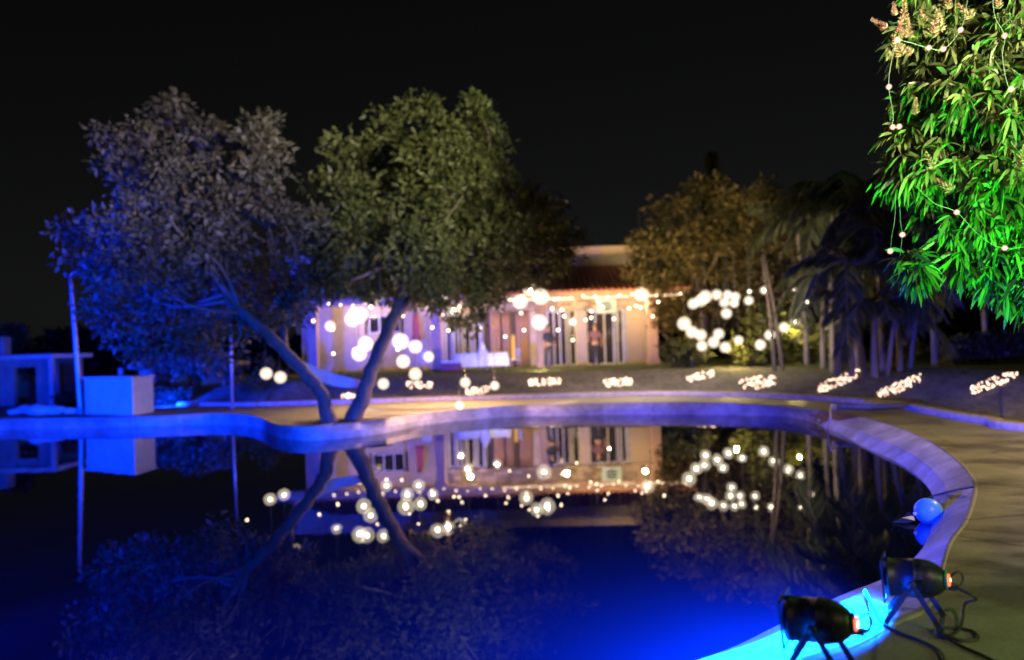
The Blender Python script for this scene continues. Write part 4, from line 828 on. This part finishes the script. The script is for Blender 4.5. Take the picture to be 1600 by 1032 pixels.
MB().tube(spline([(0, 0, -.1), (-.05, .1, 1.2), (.1, 0, 2.4), (.0, 0, 3.4), (-.2, 0, 4.6)], 5), list(np.linspace(.26, .1, 21)), 14).build('trunk', M['bark'], NTR)
ps, ds, sz = [], [], []; tips = []
for li, (c, r) in enumerate(LB):
    k = max(6, int(210*(r/.45)**2)) if li < 22 else 20
    for _ in range(k):
        v = RNG.normal(size=3); v /= np.linalg.norm(v); tp = np.array(c)+v*r*(RNG.random()**.4); tips.append(tp)
        out_ = v*np.array([1, 1, .5])+np.array([0, 0, -.5])
        m_ = int(RNG.integers(7, 13))
        for q in range(m_):
            a = RNG.normal(size=3); dd = out_*.5+a*.9+np.array([0, 0, -.75]); ps.append(tp+a*.015); ds.append(dd); sz.append(.06+.13*RNG.random())
inst('crown', leaf_mesh('crown', np.array(ps), np.array(ds), np.array(sz), M['mango'], .22, .4, 4), NTR)
for c, r in LB:
    s0 = Vector((0, 0, 2.6+1.6*random.random())); MB().tube(spline([s0, s0.lerp(c, .5)+Vector((0, 0, .25)), c], 5), list(np.linspace(.07, .012, 11)), 7).build('limb', M['bark'], NTR)
tw = MB()
for tp in random.sample(tips, min(420, len(tips))):
    c = min(LB, key=lambda q: (q[0]-Vector(tp)).length)[0]; tw.tube([c, Vector(c).lerp(Vector(tp), .5)+Vector((0, 0, .03)), Vector(tp)], [.008, .006, .003], 4, False)
tw.build('twig', M['bark'], NTR)['kind'] = 'stuff'
# blossom spikes
bp_, bd_, bs_ = [], [], []
for k in range(90):
    t = k/90; a = k*2.4; r = .05*(1-t)+.008; bp_.append((0, 0, .26*t)); bd_.append((math.cos(a), math.sin(a), .5)); bs_.append(r+.02)
bme = leaf_mesh('blossom', np.array(bp_), np.array(bd_), np.array(bs_), M['blossom'], .28, .1)
for x, y, d, t_ in ((1395, 75, 6.6, -.9), (1402, 58, 6.5, -.2), (1412, 40, 6.6, .1), (1420, 62, 6.4, .5), (1390, 92, 6.6, -1.2), (1425, 85, 6.5, .9), (1398, 25, 6.8, 0), (1445, 35, 6.6, .3), (1470, 48, 6.5, -.5), (1455, 60, 6.4, .4), (1560, 15, 6.2, .2), (1410, 88, 6.4, -.4), (1432, 60, 6.5, -.8), (1385, 45, 6.7, -.7), (1520, 30, 6.2, .6), (1480, 15, 6.5, .1), (1460, 265, 6.4, .4), (1430, 180, 6.5, -.5), (1490, 300, 6.4, .8), (1590, 265, 6.1, .3)):
    inst('blossom', bme, NTR, P(x, y, d)-bT, (random.uniform(-.4, .4), t_, random.random()*6), .5+.4*random.random())
# string lights in the near tree
for x, y in ((1402, 70), (1474, 80), (1501, 50), (1570, 60), (1580, 142), (1400, 200), (1391, 140), (1495, 334)): point('string_bulb_light', P(x, y, 5.96), 1.1, (1, .5, .32), .03)
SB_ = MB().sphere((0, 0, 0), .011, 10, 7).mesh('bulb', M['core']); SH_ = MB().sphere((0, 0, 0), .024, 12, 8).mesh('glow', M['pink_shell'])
def string(path, bulbs, label, d=6.05):
    p0 = P(*path[0], d); e = empty('string_lights', p0, label, 'string lights', 'string lights in the near tree')
    MB().tube(spline([P(x, y, d)-p0+Vector((.006*math.sin(i*3), 0, 0)) for i, (x, y) in enumerate(path)], 6), .0022, 5).build('cord', M['greenwire'], e)
    for x, y in bulbs:
        b_ = inst('bulb', SB_, e, P(x, y, d-.02)-p0); inst('glass', SH_, b_)  # outer shell is a soft halo added round the bulb
string([(1520, -60), (1510, 10), (1501, 47), (1474, 77), (1451, 75), (1425, 68), (1402, 62)], [(1501, 47), (1474, 77), (1451, 75), (1402, 62)], 'light string sagging along the top left of the near tree')
string([(1550, -60), (1553, 20), (1570, 56), (1566, 90), (1580, 140), (1612, 110), (1650, 60)], [(1570, 56), (1580, 140), (1650, 60)], 'white cord hanging down with two bulbs over the bright green leaves')
string([(1402, 62), (1392, 100), (1389, 136), (1395, 180), (1395, 199), (1405, 198)], [(1389, 136), (1395, 199), (1405, 198)], 'short string down the upper left edge of the near tree', 6.1)
string([(1399, 300), (1398, 340), (1393, 375), (1391, 393)], [(1391, 393)], 'thin green cord ending in a bulb left of the hanging tuft', 6.1)
string([(1406, 325), (1407, 350), (1410, 367), (1406, 400)], [(1410, 367)], 'thin cord with one bulb just above the hanging leaf tuft', 6.1)
string([(1430, 290), (1460, 318), (1495, 332), (1530, 368), (1570, 388), (1640, 380)], [(1495, 332), (1570, 388)], 'string with two bulbs crossing the lower part of the near tree')
print('tris', sum(len(o.data.polygons)*2 for o in bpy.data.objects if o.type == 'MESH'), 'objs', len(bpy.data.objects))
